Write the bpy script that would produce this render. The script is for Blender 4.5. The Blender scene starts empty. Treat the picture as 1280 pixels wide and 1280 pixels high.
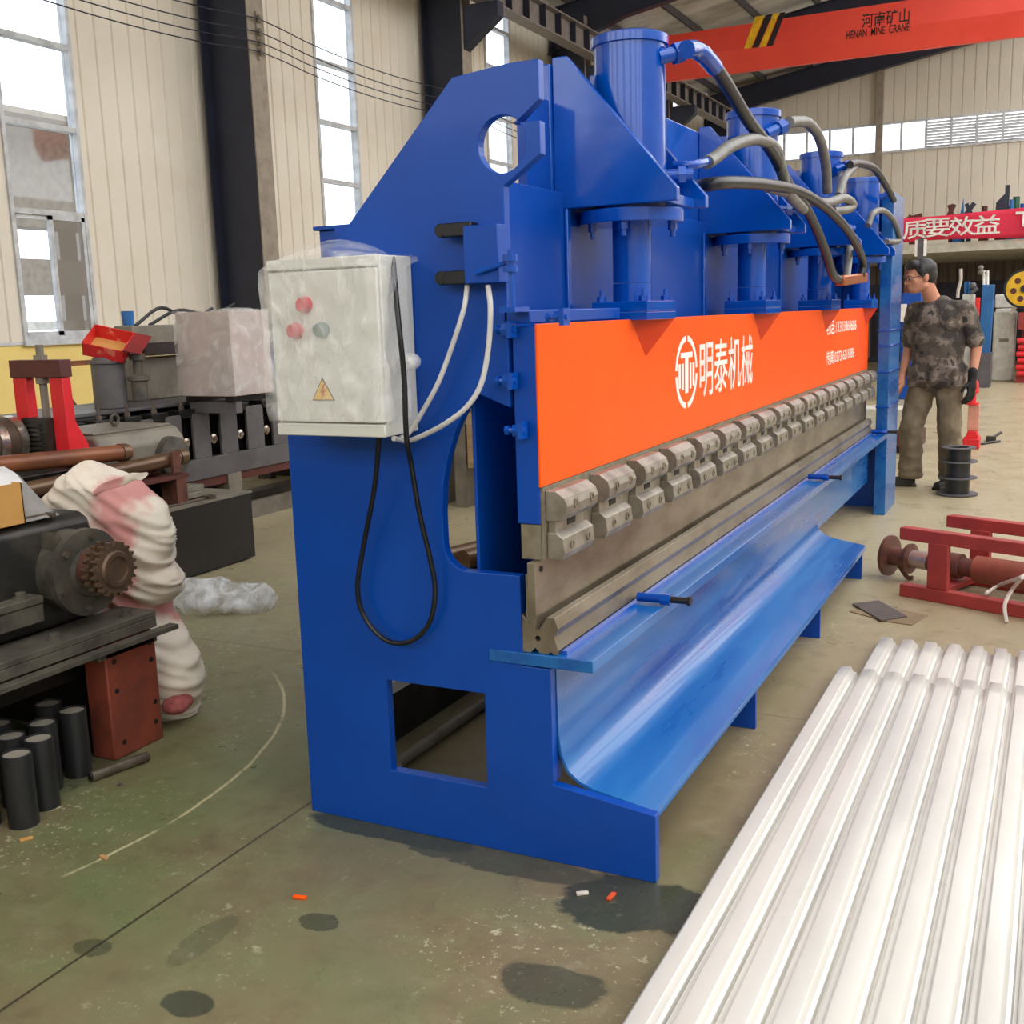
import bpy, bmesh, math, random
from mathutils import Vector, Matrix, Euler
from mathutils import noise as mnoise
random.seed(7)
C = bpy.context.scene.collection
V = Vector
# ------------------------------------------------------------------ camera
H = 1.40
FPX = 1361.05
CR = V((0.89588099, 0.44323595, -0.03064549))
CU = V((-0.05179092, 0.17268867, 0.98361391))
CF = V((-0.44126517, 0.87961384, -0.17766409))
CO = V((0, 0, H))
cam = bpy.data.cameras.new('camera')
cam.sensor_width = 36.0
cam.lens = FPX / 1280 * 36
cam.clip_end = 300
co = bpy.data.objects.new('camera', cam)
C.objects.link(co)
M = Matrix((CR, CU, -CF)).transposed().to_4x4()
M.translation = CO
co.matrix_world = M
bpy.context.scene.camera = co

def W(px, py, ax, v):
    """point of the place seen at this spot on the plane axis=v"""
    d = CF + CR * ((px - 640) / FPX) + CU * ((640 - py) / FPX)
    return CO + d * ((v - CO[ax]) / d[ax])

# ------------------------------------------------------------------ materials
def lin(c):
    f = lambda x: x / 12.92 if x <= 0.04045 else ((x + 0.055) / 1.055) ** 2.4
    return (f(c[0] / 255), f(c[1] / 255), f(c[2] / 255), 1)

def mat(name, c1, rough=0.5, metal=0.0, c2=None, scale=6.0, mixlo=0.4, mixhi=0.65, bump=0.0, bscale=40.0,
        coat=0.0, spec=0.5, stretch=(1, 1, 1), alpha=None, r2=None):
    m = bpy.data.materials.new(name)
    m.use_nodes = True
    nt = m.node_tree
    b = nt.nodes['Principled BSDF']
    b.inputs['Base Color'].default_value = lin(c1)
    b.inputs['Roughness'].default_value = rough
    b.inputs['Metallic'].default_value = metal
    b.inputs['Specular IOR Level'].default_value = spec
    if coat:
        b.inputs['Coat Weight'].default_value = coat
        b.inputs['Coat Roughness'].default_value = 0.08
    tc = nt.nodes.new('ShaderNodeTexCoord')
    mp = nt.nodes.new('ShaderNodeMapping')
    mp.inputs['Scale'].default_value = stretch
    nt.links.new(tc.outputs['Object'], mp.inputs['Vector'])
    if c2 is None:
        c2 = tuple(max(0, x * 0.86) for x in c1)
    n = nt.nodes.new('ShaderNodeTexNoise')
    n.inputs['Scale'].default_value = scale
    n.inputs['Detail'].default_value = 6
    n.inputs['Roughness'].default_value = 0.6
    nt.links.new(mp.outputs['Vector'], n.inputs['Vector'])
    r = nt.nodes.new('ShaderNodeMapRange')
    r.inputs['From Min'].default_value = mixlo
    r.inputs['From Max'].default_value = mixhi
    nt.links.new(n.outputs['Fac'], r.inputs['Value'])
    mx = nt.nodes.new('ShaderNodeMix')
    mx.data_type = 'RGBA'
    mx.inputs['A'].default_value = lin(c1)
    mx.inputs['B'].default_value = lin(c2)
    nt.links.new(r.outputs['Result'], mx.inputs['Factor'])
    nt.links.new(mx.outputs['Result'], b.inputs['Base Color'])
    if r2 is not None:
        rr = nt.nodes.new('ShaderNodeMapRange')
        rr.inputs['To Min'].default_value = rough
        rr.inputs['To Max'].default_value = r2
        nt.links.new(r.outputs['Result'], rr.inputs['Value'])
        nt.links.new(rr.outputs['Result'], b.inputs['Roughness'])
    if bump:
        n2 = nt.nodes.new('ShaderNodeTexNoise')
        n2.inputs['Scale'].default_value = bscale
        n2.inputs['Detail'].default_value = 4
        nt.links.new(mp.outputs['Vector'], n2.inputs['Vector'])
        bp = nt.nodes.new('ShaderNodeBump')
        bp.inputs['Strength'].default_value = bump
        bp.inputs['Distance'].default_value = 0.01
        nt.links.new(n2.outputs['Fac'], bp.inputs['Height'])
        nt.links.new(bp.outputs['Normal'], b.inputs['Normal'])
    return m

def film(name, col, opac=0.3, rough=0.12, nscale=9.0, stretch=(1, 1, 1), hi=None):
    m = bpy.data.materials.new(name)
    m.use_nodes = True
    nt = m.node_tree
    b = nt.nodes['Principled BSDF']
    b.inputs['Base Color'].default_value = lin(col)
    b.inputs['Roughness'].default_value = rough
    b.inputs['Specular IOR Level'].default_value = 0.7
    tc = nt.nodes.new('ShaderNodeTexCoord')
    mp = nt.nodes.new('ShaderNodeMapping')
    mp.inputs['Scale'].default_value = stretch
    nt.links.new(tc.outputs['Object'], mp.inputs['Vector'])
    n = nt.nodes.new('ShaderNodeTexNoise')
    n.inputs['Scale'].default_value = nscale
    n.inputs['Detail'].default_value = 8
    n.inputs['Distortion'].default_value = 1.6
    nt.links.new(mp.outputs['Vector'], n.inputs['Vector'])
    r = nt.nodes.new('ShaderNodeMapRange')
    r.inputs['From Min'].default_value = 0.35
    r.inputs['From Max'].default_value = 0.72
    r.inputs['To Min'].default_value = opac * 0.35
    r.inputs['To Max'].default_value = opac if hi is None else hi
    nt.links.new(n.outputs['Fac'], r.inputs['Value'])
    nt.links.new(r.outputs['Result'], b.inputs['Alpha'])
    bp = nt.nodes.new('ShaderNodeBump')
    bp.inputs['Strength'].default_value = 0.9
    bp.inputs['Distance'].default_value = 0.02
    nt.links.new(n.outputs['Fac'], bp.inputs['Height'])
    nt.links.new(bp.outputs['Normal'], b.inputs['Normal'])
    return m

def glass(name, tint=(235, 240, 245), refl=0.05, opac=0.0, col=(120, 112, 105)):
    m = bpy.data.materials.new(name)
    m.use_nodes = True
    nt = m.node_tree
    nt.nodes.clear()
    out = nt.nodes.new('ShaderNodeOutputMaterial')
    t = nt.nodes.new('ShaderNodeBsdfTransparent')
    t.inputs['Color'].default_value = lin(tint)
    g = nt.nodes.new('ShaderNodeBsdfGlossy')
    g.inputs['Roughness'].default_value = 0.03
    mx = nt.nodes.new('ShaderNodeMixShader')
    mx.inputs['Fac'].default_value = refl
    nt.links.new(t.outputs[0], mx.inputs[1])
    nt.links.new(g.outputs[0], mx.inputs[2])
    last = mx
    if opac:
        d = nt.nodes.new('ShaderNodeBsdfDiffuse')
        d.inputs['Color'].default_value = lin(col)
        m2 = nt.nodes.new('ShaderNodeMixShader')
        m2.inputs['Fac'].default_value = opac
        nt.links.new(mx.outputs[0], m2.inputs[1])
        nt.links.new(d.outputs[0], m2.inputs[2])
        last = m2
    nt.links.new(last.outputs[0], out.inputs['Surface'])
    return m

BLUE = mat('blue_paint', (0, 70, 166), 0.36, c2=(0, 64, 157), scale=3, coat=0.12, spec=0.32, bump=0.04, bscale=25)
BLUEC = mat('blue_gloss_paint', (0, 80, 180), 0.18, c2=(0, 70, 168), scale=5, coat=0.45, spec=0.4, bump=0.10, bscale=14)
BLUEA = mat('blue_paint_with_sheen', (14, 102, 170), 0.38, c2=(2, 78, 156), scale=7, coat=0.35, stretch=(1, 0.14, 1), r2=0.22, bump=0.08, bscale=9)  # lighter blue: bright reflection and light streaks painted into the colour
ORANGE = mat('orange_paint', (255, 90, 0), 0.4, c2=(252, 84, 0), scale=2, coat=0.03, spec=0.2)
WHITE = mat('white_paint', (245, 240, 232), 0.6)
STEEL = mat('machined_steel', (158, 148, 132), 0.36, 0.75, c2=(128, 116, 100), scale=9, stretch=(1, 0.35, 1), bump=0.04, bscale=60)
STEELD = mat('clamp_steel', (160, 152, 140), 0.40, 0.6, c2=(126, 118, 108), scale=14)
STEELE = mat('steel_end_face', (140, 132, 112), 0.5, 0.35, c2=(118, 108, 90), scale=30)
DARKHOLE = mat('black_recess', (16, 15, 15), 0.6)
BLACK = mat('black_plastic', (18, 18, 20), 0.35)
RUBBER = mat('black_hose_rubber', (36, 38, 43), 0.38, c2=(28, 29, 33), scale=20)
HOSEG = mat('grey_hose_rubber', (118, 116, 112), 0.42, c2=(96, 94, 90), scale=20)
WHITEC = mat('white_cable', (216, 214, 210), 0.4)
COPPER = mat('copper_fitting', (190, 110, 70), 0.35, 0.6)
BOXG = mat('grey_cabinet_paint', (216, 216, 208), 0.45, c2=(208, 208, 200), scale=4)
REDB = mat('red_button_plastic', (206, 40, 62), 0.3)
GREENB = mat('green_button_plastic', (40, 92, 74), 0.3)
YELL = mat('yellow_label', (240, 190, 40), 0.5)
FILM = film('clear_stretch_film', (244, 243, 240), 0.4, 0.10, 9.0, (1, 1, 0.4), hi=0.5)
FILM2 = film('clear_stretch_film_crumpled', (242, 242, 240), 0.55, 0.12, 10.0)
CREAM = mat('cream_wall_sheet', (230, 222, 208), 0.55, c2=(222, 212, 196), scale=0.7)
CREAMF = mat('far_wall_sheet', (214, 206, 190), 0.6, c2=(204, 196, 180), scale=0.5)
YDADO = mat('yellow_wall_paint', (238, 212, 130), 0.7, c2=(228, 200, 122), scale=1.2)
NAVY = mat('navy_and_shaded_steel', (40, 44, 62), 0.5, c2=(34, 37, 52), scale=2)
NAVYF = mat('grey_beige_column_flange', (150, 138, 124), 0.6)
FRAMEW = mat('white_window_frame', (206, 208, 212), 0.45)
GLASS = glass('clear_window_glass')
SCREEN = glass('insect_screen', opac=0.72, col=(150, 142, 134))
CRANER = mat('crane_red_paint', (236, 76, 58), 0.42, c2=(228, 70, 54), scale=1)
BLACKP = mat('black_marking_paint', (42, 26, 24), 0.6)
YELP = mat('yellow_marking_paint', (246, 190, 20), 0.5)
RAILR = mat('red_rail_paint', (168, 36, 44), 0.5)
GREYST = mat('grey_mill_paint', (98, 94, 94), 0.42, c2=(84, 80, 80), scale=5)
GREYM = mat('warm_grey_machine_paint', (128, 120, 106), 0.5, c2=(104, 97, 86), scale=6)
DARKM = mat('oily_black_iron', (44, 42, 39), 0.38, 0.2, c2=(74, 70, 62), scale=5, mixlo=0.45, mixhi=0.72, bump=0.12, bscale=30)
DARKD = mat('dusty_dark_iron', (92, 86, 74), 0.6, c2=(58, 54, 48), scale=7, bump=0.1, bscale=40)
BOXB = mat('black_steel_box_paint', (30, 27, 26), 0.42, c2=(46, 38, 34), scale=4, mixlo=0.5, mixhi=0.75)
RUST = mat('red_brown_primer', (134, 62, 44), 0.6, c2=(92, 48, 38), scale=7, mixlo=0.42, mixhi=0.7, bump=0.1, bscale=50)
RUSTP = mat('rusty_pipe', (142, 84, 52), 0.45, 0.25, c2=(104, 62, 42), scale=6, stretch=(2, 0.6, 2))
BROWNP = mat('brown_oily_pipe', (110, 84, 62), 0.32, 0.4, c2=(86, 62, 46), scale=6, stretch=(2, 0.5, 2))
BRRED = mat('bright_red_paint', (226, 36, 44), 0.45, c2=(206, 32, 38), scale=3)
DKRED = mat('dark_red_brown_paint', (92, 44, 38), 0.5, c2=(78, 40, 34), scale=5)
PRIMER = mat('red_oxide_primer', (168, 58, 52), 0.6, c2=(146, 50, 46), scale=6)
PRIMERD = mat('rusted_shaft', (118, 76, 64), 0.42, 0.35, c2=(84, 54, 46), scale=9, bump=0.1)
CHROME = mat('bright_roll_steel', (206, 196, 184), 0.24, 0.85, c2=(150, 130, 110), scale=14)
ROLLD = mat('brown_roll_groove', (84, 66, 52), 0.5, 0.2)
SACK = None
CARD = mat('brown_cardboard', (206, 154, 84), 0.8, c2=(190, 138, 72), scale=4)
PAPER = mat('white_paper', (226, 224, 220), 0.8)
TUBEB = mat('black_tube_paint', (38, 38, 40), 0.38, c2=(30, 30, 32), scale=8)
TUBEI = mat('grey_tube_inside', (150, 142, 128), 0.6)
ROD = mat('grey_steel_rod', (118, 106, 94), 0.38, 0.5, c2=(90, 78, 68), scale=12)
SHEET = mat('galvanised_white_sheet', (224, 221, 212), 0.34, 0.25, c2=(206, 203, 196), scale=3, coat=0.15, bump=0.05, bscale=14, stretch=(1, 0.25, 1))
BANNER = mat('red_banner_cloth', (222, 44, 74), 0.75, c2=(210, 40, 68), scale=2)
CONC = mat('pale_slab_paint', (206, 200, 184), 0.7)
DARKB = mat('dim_brown_corrugated', (120, 106, 98), 0.7, c2=(92, 80, 76), scale=3, stretch=(12, 12, 0.4))
DARKN = mat('dark_blue_grey_panel', (58, 60, 78), 0.6, c2=(44, 44, 56), scale=4)
BLUEM = mat('mid_blue_machine', (36, 104, 168), 0.45)
CABG = mat('pale_grey_cabinet', (204, 202, 192), 0.5)
YELW = mat('yellow_wheel_paint', (238, 186, 30), 0.4)
GREYP = mat('dull_grey_part', (96, 92, 96), 0.6)
WOOD = mat('pale_timber', (178, 150, 112), 0.7, c2=(152, 124, 90), scale=6, stretch=(1, 6, 6))
INSUL = mat('foil_roof_sheet', (216, 214, 208), 0.5, c2=(160, 156, 148), scale=1.4, stretch=(0.35, 1, 1), bump=0.3, bscale=3)
RUNW = mat('grey_runway_paint', (132, 124, 118), 0.5)
GUSS = mat('shaded_orange_paint', (206, 56, 8), 0.45, c2=(196, 50, 8), scale=2, spec=0.2)  # panel orange darkened to red: flange shadow painted into the gusset
ROOFST = mat('dark_roof_steel', (72, 70, 74), 0.55)
STRAPW = mat('white_strap', (214, 204, 192), 0.6)
SKIN = mat('skin', (206, 146, 118), 0.55, c2=(192, 126, 98), scale=8)
HAIR = mat('black_hair', (30, 28, 28), 0.5, c2=(46, 44, 44), scale=30)
TROUS = mat('khaki_trousers', (132, 118, 96), 0.85, c2=(112, 98, 80), scale=9, bump=0.15, bscale=16)
SHOE = mat('dark_shoe', (42, 36, 32), 0.6)
GLOVE = mat('black_knit_glove', (24, 24, 26), 0.8)

def camo():
    m = mat('camouflage_cloth', (76, 68, 64), 0.85, bump=0.12, bscale=18)
    nt = m.node_tree
    b = nt.nodes['Principled BSDF']
    tc = nt.nodes.new('ShaderNodeTexCoord')
    n = nt.nodes.new('ShaderNodeTexNoise')
    n.inputs['Scale'].default_value = 8
    n.inputs['Detail'].default_value = 4
    n.inputs['Distortion'].default_value = 0.2
    nt.links.new(tc.outputs['Object'], n.inputs['Vector'])
    cr = nt.nodes.new('ShaderNodeValToRGB')
    cr.color_ramp.interpolation = 'CONSTANT'
    e = cr.color_ramp.elements
    e[0].position = 0; e[0].color = lin((58, 51, 48))
    e[1].position = 0.44; e[1].color = lin((92, 81, 72))
    a = e.new(0.53); a.color = lin((130, 116, 106))
    a = e.new(0.62); a.color = lin((62, 60, 54))
    nt.links.new(n.outputs['Fac'], cr.inputs['Fac'])
    nt.links.new(cr.outputs['Color'], b.inputs['Base Color'])
    return m
CAMO = camo()

def sackmat():
    m = mat('woven_sack', (232, 222, 206), 0.8, c2=(216, 200, 182), scale=5, bump=0.25, bscale=16)
    nt = m.node_tree
    b = nt.nodes['Principled BSDF']
    tc = nt.nodes.new('ShaderNodeTexCoord')
    sx = nt.nodes.new('ShaderNodeSeparateXYZ')
    nt.links.new(tc.outputs['Object'], sx.inputs[0])
    n = nt.nodes.new('ShaderNodeTexNoise')
    n.inputs['Scale'].default_value = 4.5
    n.inputs['Detail'].default_value = 4
    nt.links.new(tc.outputs['Object'], n.inputs['Vector'])
    ad = nt.nodes.new('ShaderNodeMath'); ad.operation = 'MULTIPLY_ADD'
    ad.inputs[1].default_value = 0.35
    nt.links.new(n.outputs['Fac'], ad.inputs[0])
    nt.links.new(sx.outputs['X'], ad.inputs[2])
    cr = nt.nodes.new('ShaderNodeValToRGB')
    e = cr.color_ramp.elements
    e[0].position = 0.12; e[0].color = (0, 0, 0, 1)
    e[1].position = 0.16; e[1].color = (1, 1, 1, 1)
    a = e.new(0.25); a.color = (1, 1, 1, 1)
    a = e.new(0.29); a.color = (0, 0, 0, 1)
    nt.links.new(ad.outputs[0], cr.inputs['Fac'])
    mx = nt.nodes.new('ShaderNodeMix'); mx.data_type = 'RGBA'
    src = b.inputs['Base Color'].links[0].from_socket
    nt.links.new(src, mx.inputs['A'])
    mx.inputs['B'].default_value = lin((206, 124, 122))
    mu = nt.nodes.new('ShaderNodeMath'); mu.operation = 'MULTIPLY'
    mu.inputs[1].default_value = 0.8
    nt.links.new(cr.outputs['Color'], mu.inputs[0])
    nt.links.new(mu.outputs[0], mx.inputs['Factor'])
    nt.links.new(mx.outputs['Result'], b.inputs['Base Color'])
    return m
SACK = sackmat()

# ------------------------------------------------------------------ mesh helpers
OFF = {}

class MB:
    def __init__(s):
        s.bm = bmesh.new()

    def face(s, pts):
        vs = [s.bm.verts.new(p) for p in pts]
        return s.bm.faces.new(vs)

    def box(s, a, b, rot=None, piv=None):
        a = V(a); b = V(b)
        c = [V((x, y, z)) for x in (a.x, b.x) for y in (a.y, b.y) for z in (a.z, b.z)]
        if rot is not None:
            pv = V(piv) if piv is not None else (a + b) / 2
            c = [rot @ (p - pv) + pv for p in c]
        vs = [s.bm.verts.new(p) for p in c]
        for f in ((0, 1, 3, 2), (4, 6, 7, 5), (0, 4, 5, 1), (2, 3, 7, 6), (0, 2, 6, 4), (1, 5, 7, 3)):
            s.bm.faces.new([vs[i] for i in f])
        return s

    def bar(s, p, q, w, h, up=(0, 0, 1)):
        """rectangular bar from p to q"""
        p = V(p); q = V(q)
        d = (q - p).normalized()
        sd = d.cross(V(up)).normalized()
        u = sd.cross(d).normalized()
        vs = []
        for e in (p, q):
            for i, j in ((-1, -1), (1, -1), (1, 1), (-1, 1)):
                vs.append(s.bm.verts.new(e + sd * (w / 2 * i) + u * (h / 2 * j)))
        for f in ((3, 2, 1, 0), (4, 5, 6, 7), (0, 1, 5, 4), (1, 2, 6, 5), (2, 3, 7, 6), (3, 0, 4, 7)):
            s.bm.faces.new([vs[i] for i in f])
        return s

    def lathe(s, p, ax, prof, n=32, closed=True):
        """profile [(t along axis, radius)]"""
        p = V(p); ax = V(ax).normalized()
        t = V((0, 0, 1)) if abs(ax.z) < 0.9 else V((1, 0, 0))
        a = ax.cross(t).normalized(); b = ax.cross(a).normalized()
        rings = []
        for (h, r) in prof:
            if r < 1e-6:
                rings.append([s.bm.verts.new(p + ax * h)])
            else:
                rings.append([s.bm.verts.new(p + ax * h + (a * math.cos(2 * math.pi * i / n) + b * math.sin(2 * math.pi * i / n)) * r) for i in range(n)])
        for r0, r1 in zip(rings, rings[1:]):
            for i in range(n):
                j = (i + 1) % n
                if len(r0) == 1 and len(r1) == 1:
                    continue
                if len(r0) == 1:
                    s.bm.faces.new((r0[0], r1[j], r1[i]))
                elif len(r1) == 1:
                    s.bm.faces.new((r0[i], r0[j], r1[0]))
                else:
                    s.bm.faces.new((r0[i], r0[j], r1[j], r1[i]))
        if closed:
            if len(rings[0]) > 1:
                s.bm.faces.new(rings[0][::-1])
            if len(rings[-1]) > 1:
                s.bm.faces.new(rings[-1])
        return s

    def cyl(s, p, q, r, r2=None, n=24):
        p = V(p); q = V(q)
        return s.lathe(p, q - p, [(0, r), ((q - p).length, r if r2 is None else r2)], n)

    def tube(s, pts, r, n=10, sub=6):
        pts = [V(p) for p in pts]
        # catmull-rom
        P = [pts[0] * 2 - pts[1]] + pts + [pts[-1] * 2 - pts[-2]]
        path = []
        for i in range(1, len(P) - 2):
            for k in range(sub):
                t = k / sub
                a, b, c, d = P[i - 1], P[i], P[i + 1], P[i + 2]
                path.append(0.5 * ((2 * b) + (c - a) * t + (2 * a - 5 * b + 4 * c - d) * t * t + (3 * b - a - 3 * c + d) * t ** 3))
        path.append(pts[-1])
        prev = None
        rings = []
        up = V((0.31, 0.2, 0.93))
        for i, p in enumerate(path):
            d = (path[min(i + 1, len(path) - 1)] - path[max(i - 1, 0)]).normalized()
            if prev is None:
                a = d.cross(up).normalized()
            else:
                a = (prev - d * prev.dot(d)).normalized()
            prev = a
            b = d.cross(a)
            rings.append([s.bm.verts.new(p + (a * math.cos(2 * math.pi * k / n) + b * math.sin(2 * math.pi * k / n)) * r) for k in range(n)])
        for r0, r1 in zip(rings, rings[1:]):
            for k in range(n):
                j = (k + 1) % n
                s.bm.faces.new((r0[k], r0[j], r1[j], r1[k]))
        s.bm.faces.new(rings[0][::-1]); s.bm.faces.new(rings[-1])
        return s

    def prism(s, poly, ax, a, b, holes=()):
        """2D polygon extruded along axis ax from a to b; 2D coords are the other two axes in xyz order"""
        def mk(p, v):
            l = list(p); l.insert(ax, v); return V(l)
        bm = bmesh.new()
        edges = []
        for loop in [poly] + list(holes):
            vs = [bm.verts.new(mk(p, a)) for p in loop]
            for i in range(len(vs)):
                edges.append(bm.edges.new((vs[i], vs[(i + 1) % len(vs)])))
        if holes:
            r = bmesh.ops.triangle_fill(bm, use_beauty=True, use_dissolve=False, edges=edges)
            fs = [g for g in r['geom'] if isinstance(g, bmesh.types.BMFace)]
        else:
            fs = [bm.faces.new([v for v in bm.verts])]
        e = bmesh.ops.extrude_face_region(bm, geom=fs)
        d = [0, 0, 0]; d[ax] = b - a
        bmesh.ops.translate(bm, vec=d, verts=[v for v in e['geom'] if isinstance(v, bmesh.types.BMVert)])
        bmesh.ops.recalc_face_normals(bm, faces=bm.faces)
        me = bpy.data.meshes.new('tmp'); bm.to_mesh(me); bm.free()
        s.bm.from_mesh(me); bpy.data.meshes.remove(me)
        return s

    def ball(s, c, r, seg=16, rot=None):
        """ellipsoid"""
        r = V((r, r, r)) if not hasattr(r, '__len__') else V(r)
        m = Matrix.Translation(V(c)) @ ((rot.to_4x4()) if rot is not None else Matrix()) @ Matrix.Diagonal((r.x, r.y, r.z, 1))
        bmesh.ops.create_uvsphere(s.bm, u_segments=seg, v_segments=max(6, seg * 2 // 3), radius=1, matrix=m)
        return s

    def caps(s, p, q, r, r2=None, n=14):
        """tapered capsule"""
        p = V(p); q = V(q); r2 = r if r2 is None else r2
        L = (q - p).length
        prof = [(-r, 0)]
        for k in range(1, 5):
            a = math.pi / 2 * (1 - k / 5)
            prof.append((-r * math.sin(a), r * math.cos(a)))
        prof.append((0, r)); prof.append((L, r2))
        for k in range(1, 5):
            a = math.pi / 2 * k / 5
            prof.append((L + r2 * math.sin(a), r2 * math.cos(a)))
        prof.append((L + r2, 0))
        return s.lathe(p, q - p, prof, n)

    def xf(s, m):
        bmesh.ops.transform(s.bm, matrix=m, verts=s.bm.verts)
        return s

    def obj(s, name, material, parent=None, bevel=0, smooth=35, local=False, remesh=0, sm=0, recalc=True):
        if recalc:
            bmesh.ops.recalc_face_normals(s.bm, faces=s.bm.faces)
        off = V((0, 0, 0))
        if parent is not None and not local:
            off = OFF.get(parent.name, V((0, 0, 0)))
        if not local and off.length:
            bmesh.ops.translate(s.bm, vec=-off, verts=s.bm.verts)
        me = bpy.data.meshes.new(name)
        s.bm.to_mesh(me); s.bm.free()
        mats = material if isinstance(material, (list, tuple)) else [material]
        for m in mats:
            me.materials.append(m)
        if smooth:
            for p in me.polygons:
                p.use_smooth = True
            if smooth < 170:
                me.set_sharp_from_angle(angle=math.radians(smooth))
        o = bpy.data.objects.new(name, me)
        C.objects.link(o)
        if parent is not None:
            o.parent = parent
            OFF[o.name] = off
        if remesh:
            m = o.modifiers.new('remesh', 'REMESH'); m.mode = 'VOXEL'; m.voxel_size = remesh; m.use_smooth_shade = True
        if sm:
            m = o.modifiers.new('smooth', 'SMOOTH'); m.factor = 0.5; m.iterations = sm
        if bevel:
            m = o.modifiers.new('bevel', 'BEVEL'); m.width = bevel; m.segments = 2; m.limit_method = 'ANGLE'
            m.angle_limit = math.radians(40)
        return o

def root(name, label, cat, loc=(0, 0, 0), rz=0.0, group=None, local=False):
    o = bpy.data.objects.new(name, None)
    C.objects.link(o)
    o.location = loc
    o.rotation_euler = (0, 0, rz)
    o.empty_display_size = 0.1
    tag(o, label, cat, group)
    OFF[o.name] = V((0, 0, 0)) if local else V(loc)
    return o

def tag(o, label, cat, group=None, kind=None):
    o['label'] = label; o['category'] = cat
    if group:
        o['group'] = group
    if kind:
        o['kind'] = kind
    return o

def struct(o):
    o['kind'] = 'structure'
    return o

def recenter(o):
    """put a top-level mesh's origin at its base"""
    me = o.data
    xs = [v.co for v in me.vertices]
    c = V(((min(v.x for v in xs) + max(v.x for v in xs)) / 2, (min(v.y for v in xs) + max(v.y for v in xs)) / 2, min(v.z for v in xs)))
    me.transform(Matrix.Translation(-c))
    o.location = c
    return o

def text(name, s, center, right, up, w, h, material, parent=None, bold=0.0, depth=0.002):
    cu = bpy.data.curves.new('txt', 'FONT')
    cu.body = s
    cu.offset = bold
    cu.resolution_u = 3
    o = bpy.data.objects.new('txt', cu)
    C.objects.link(o)
    bpy.context.view_layer.update()
    dg = bpy.context.evaluated_depsgraph_get()
    me = bpy.data.meshes.new_from_object(o.evaluated_get(dg))
    bpy.data.objects.remove(o); bpy.data.curves.remove(cu)
    xs = [v.co.x for v in me.vertices]; ys = [v.co.y for v in me.vertices]
    x0, x1, y0, y1 = min(xs), max(xs), min(ys), max(ys)
    right = V(right).normalized(); up = V(up).normalized(); nrm = right.cross(up)
    off = OFF.get(parent.name, V((0, 0, 0))) if parent is not None else V((0, 0, 0))
    for v in me.vertices:
        u = ((v.co.x - x0) / (x1 - x0) - 0.5) * w
        t = ((v.co.y - y0) / (y1 - y0) - 0.5) * h
        v.co = V(center) + right * u + up * t + nrm * depth - off
    me.name = name
    me.materials.clear(); me.materials.append(material)
    o = bpy.data.objects.new(name, me)
    C.objects.link(o)
    if parent is not None:
        o.parent = parent
        OFF[o.name] = off
    return o
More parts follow.
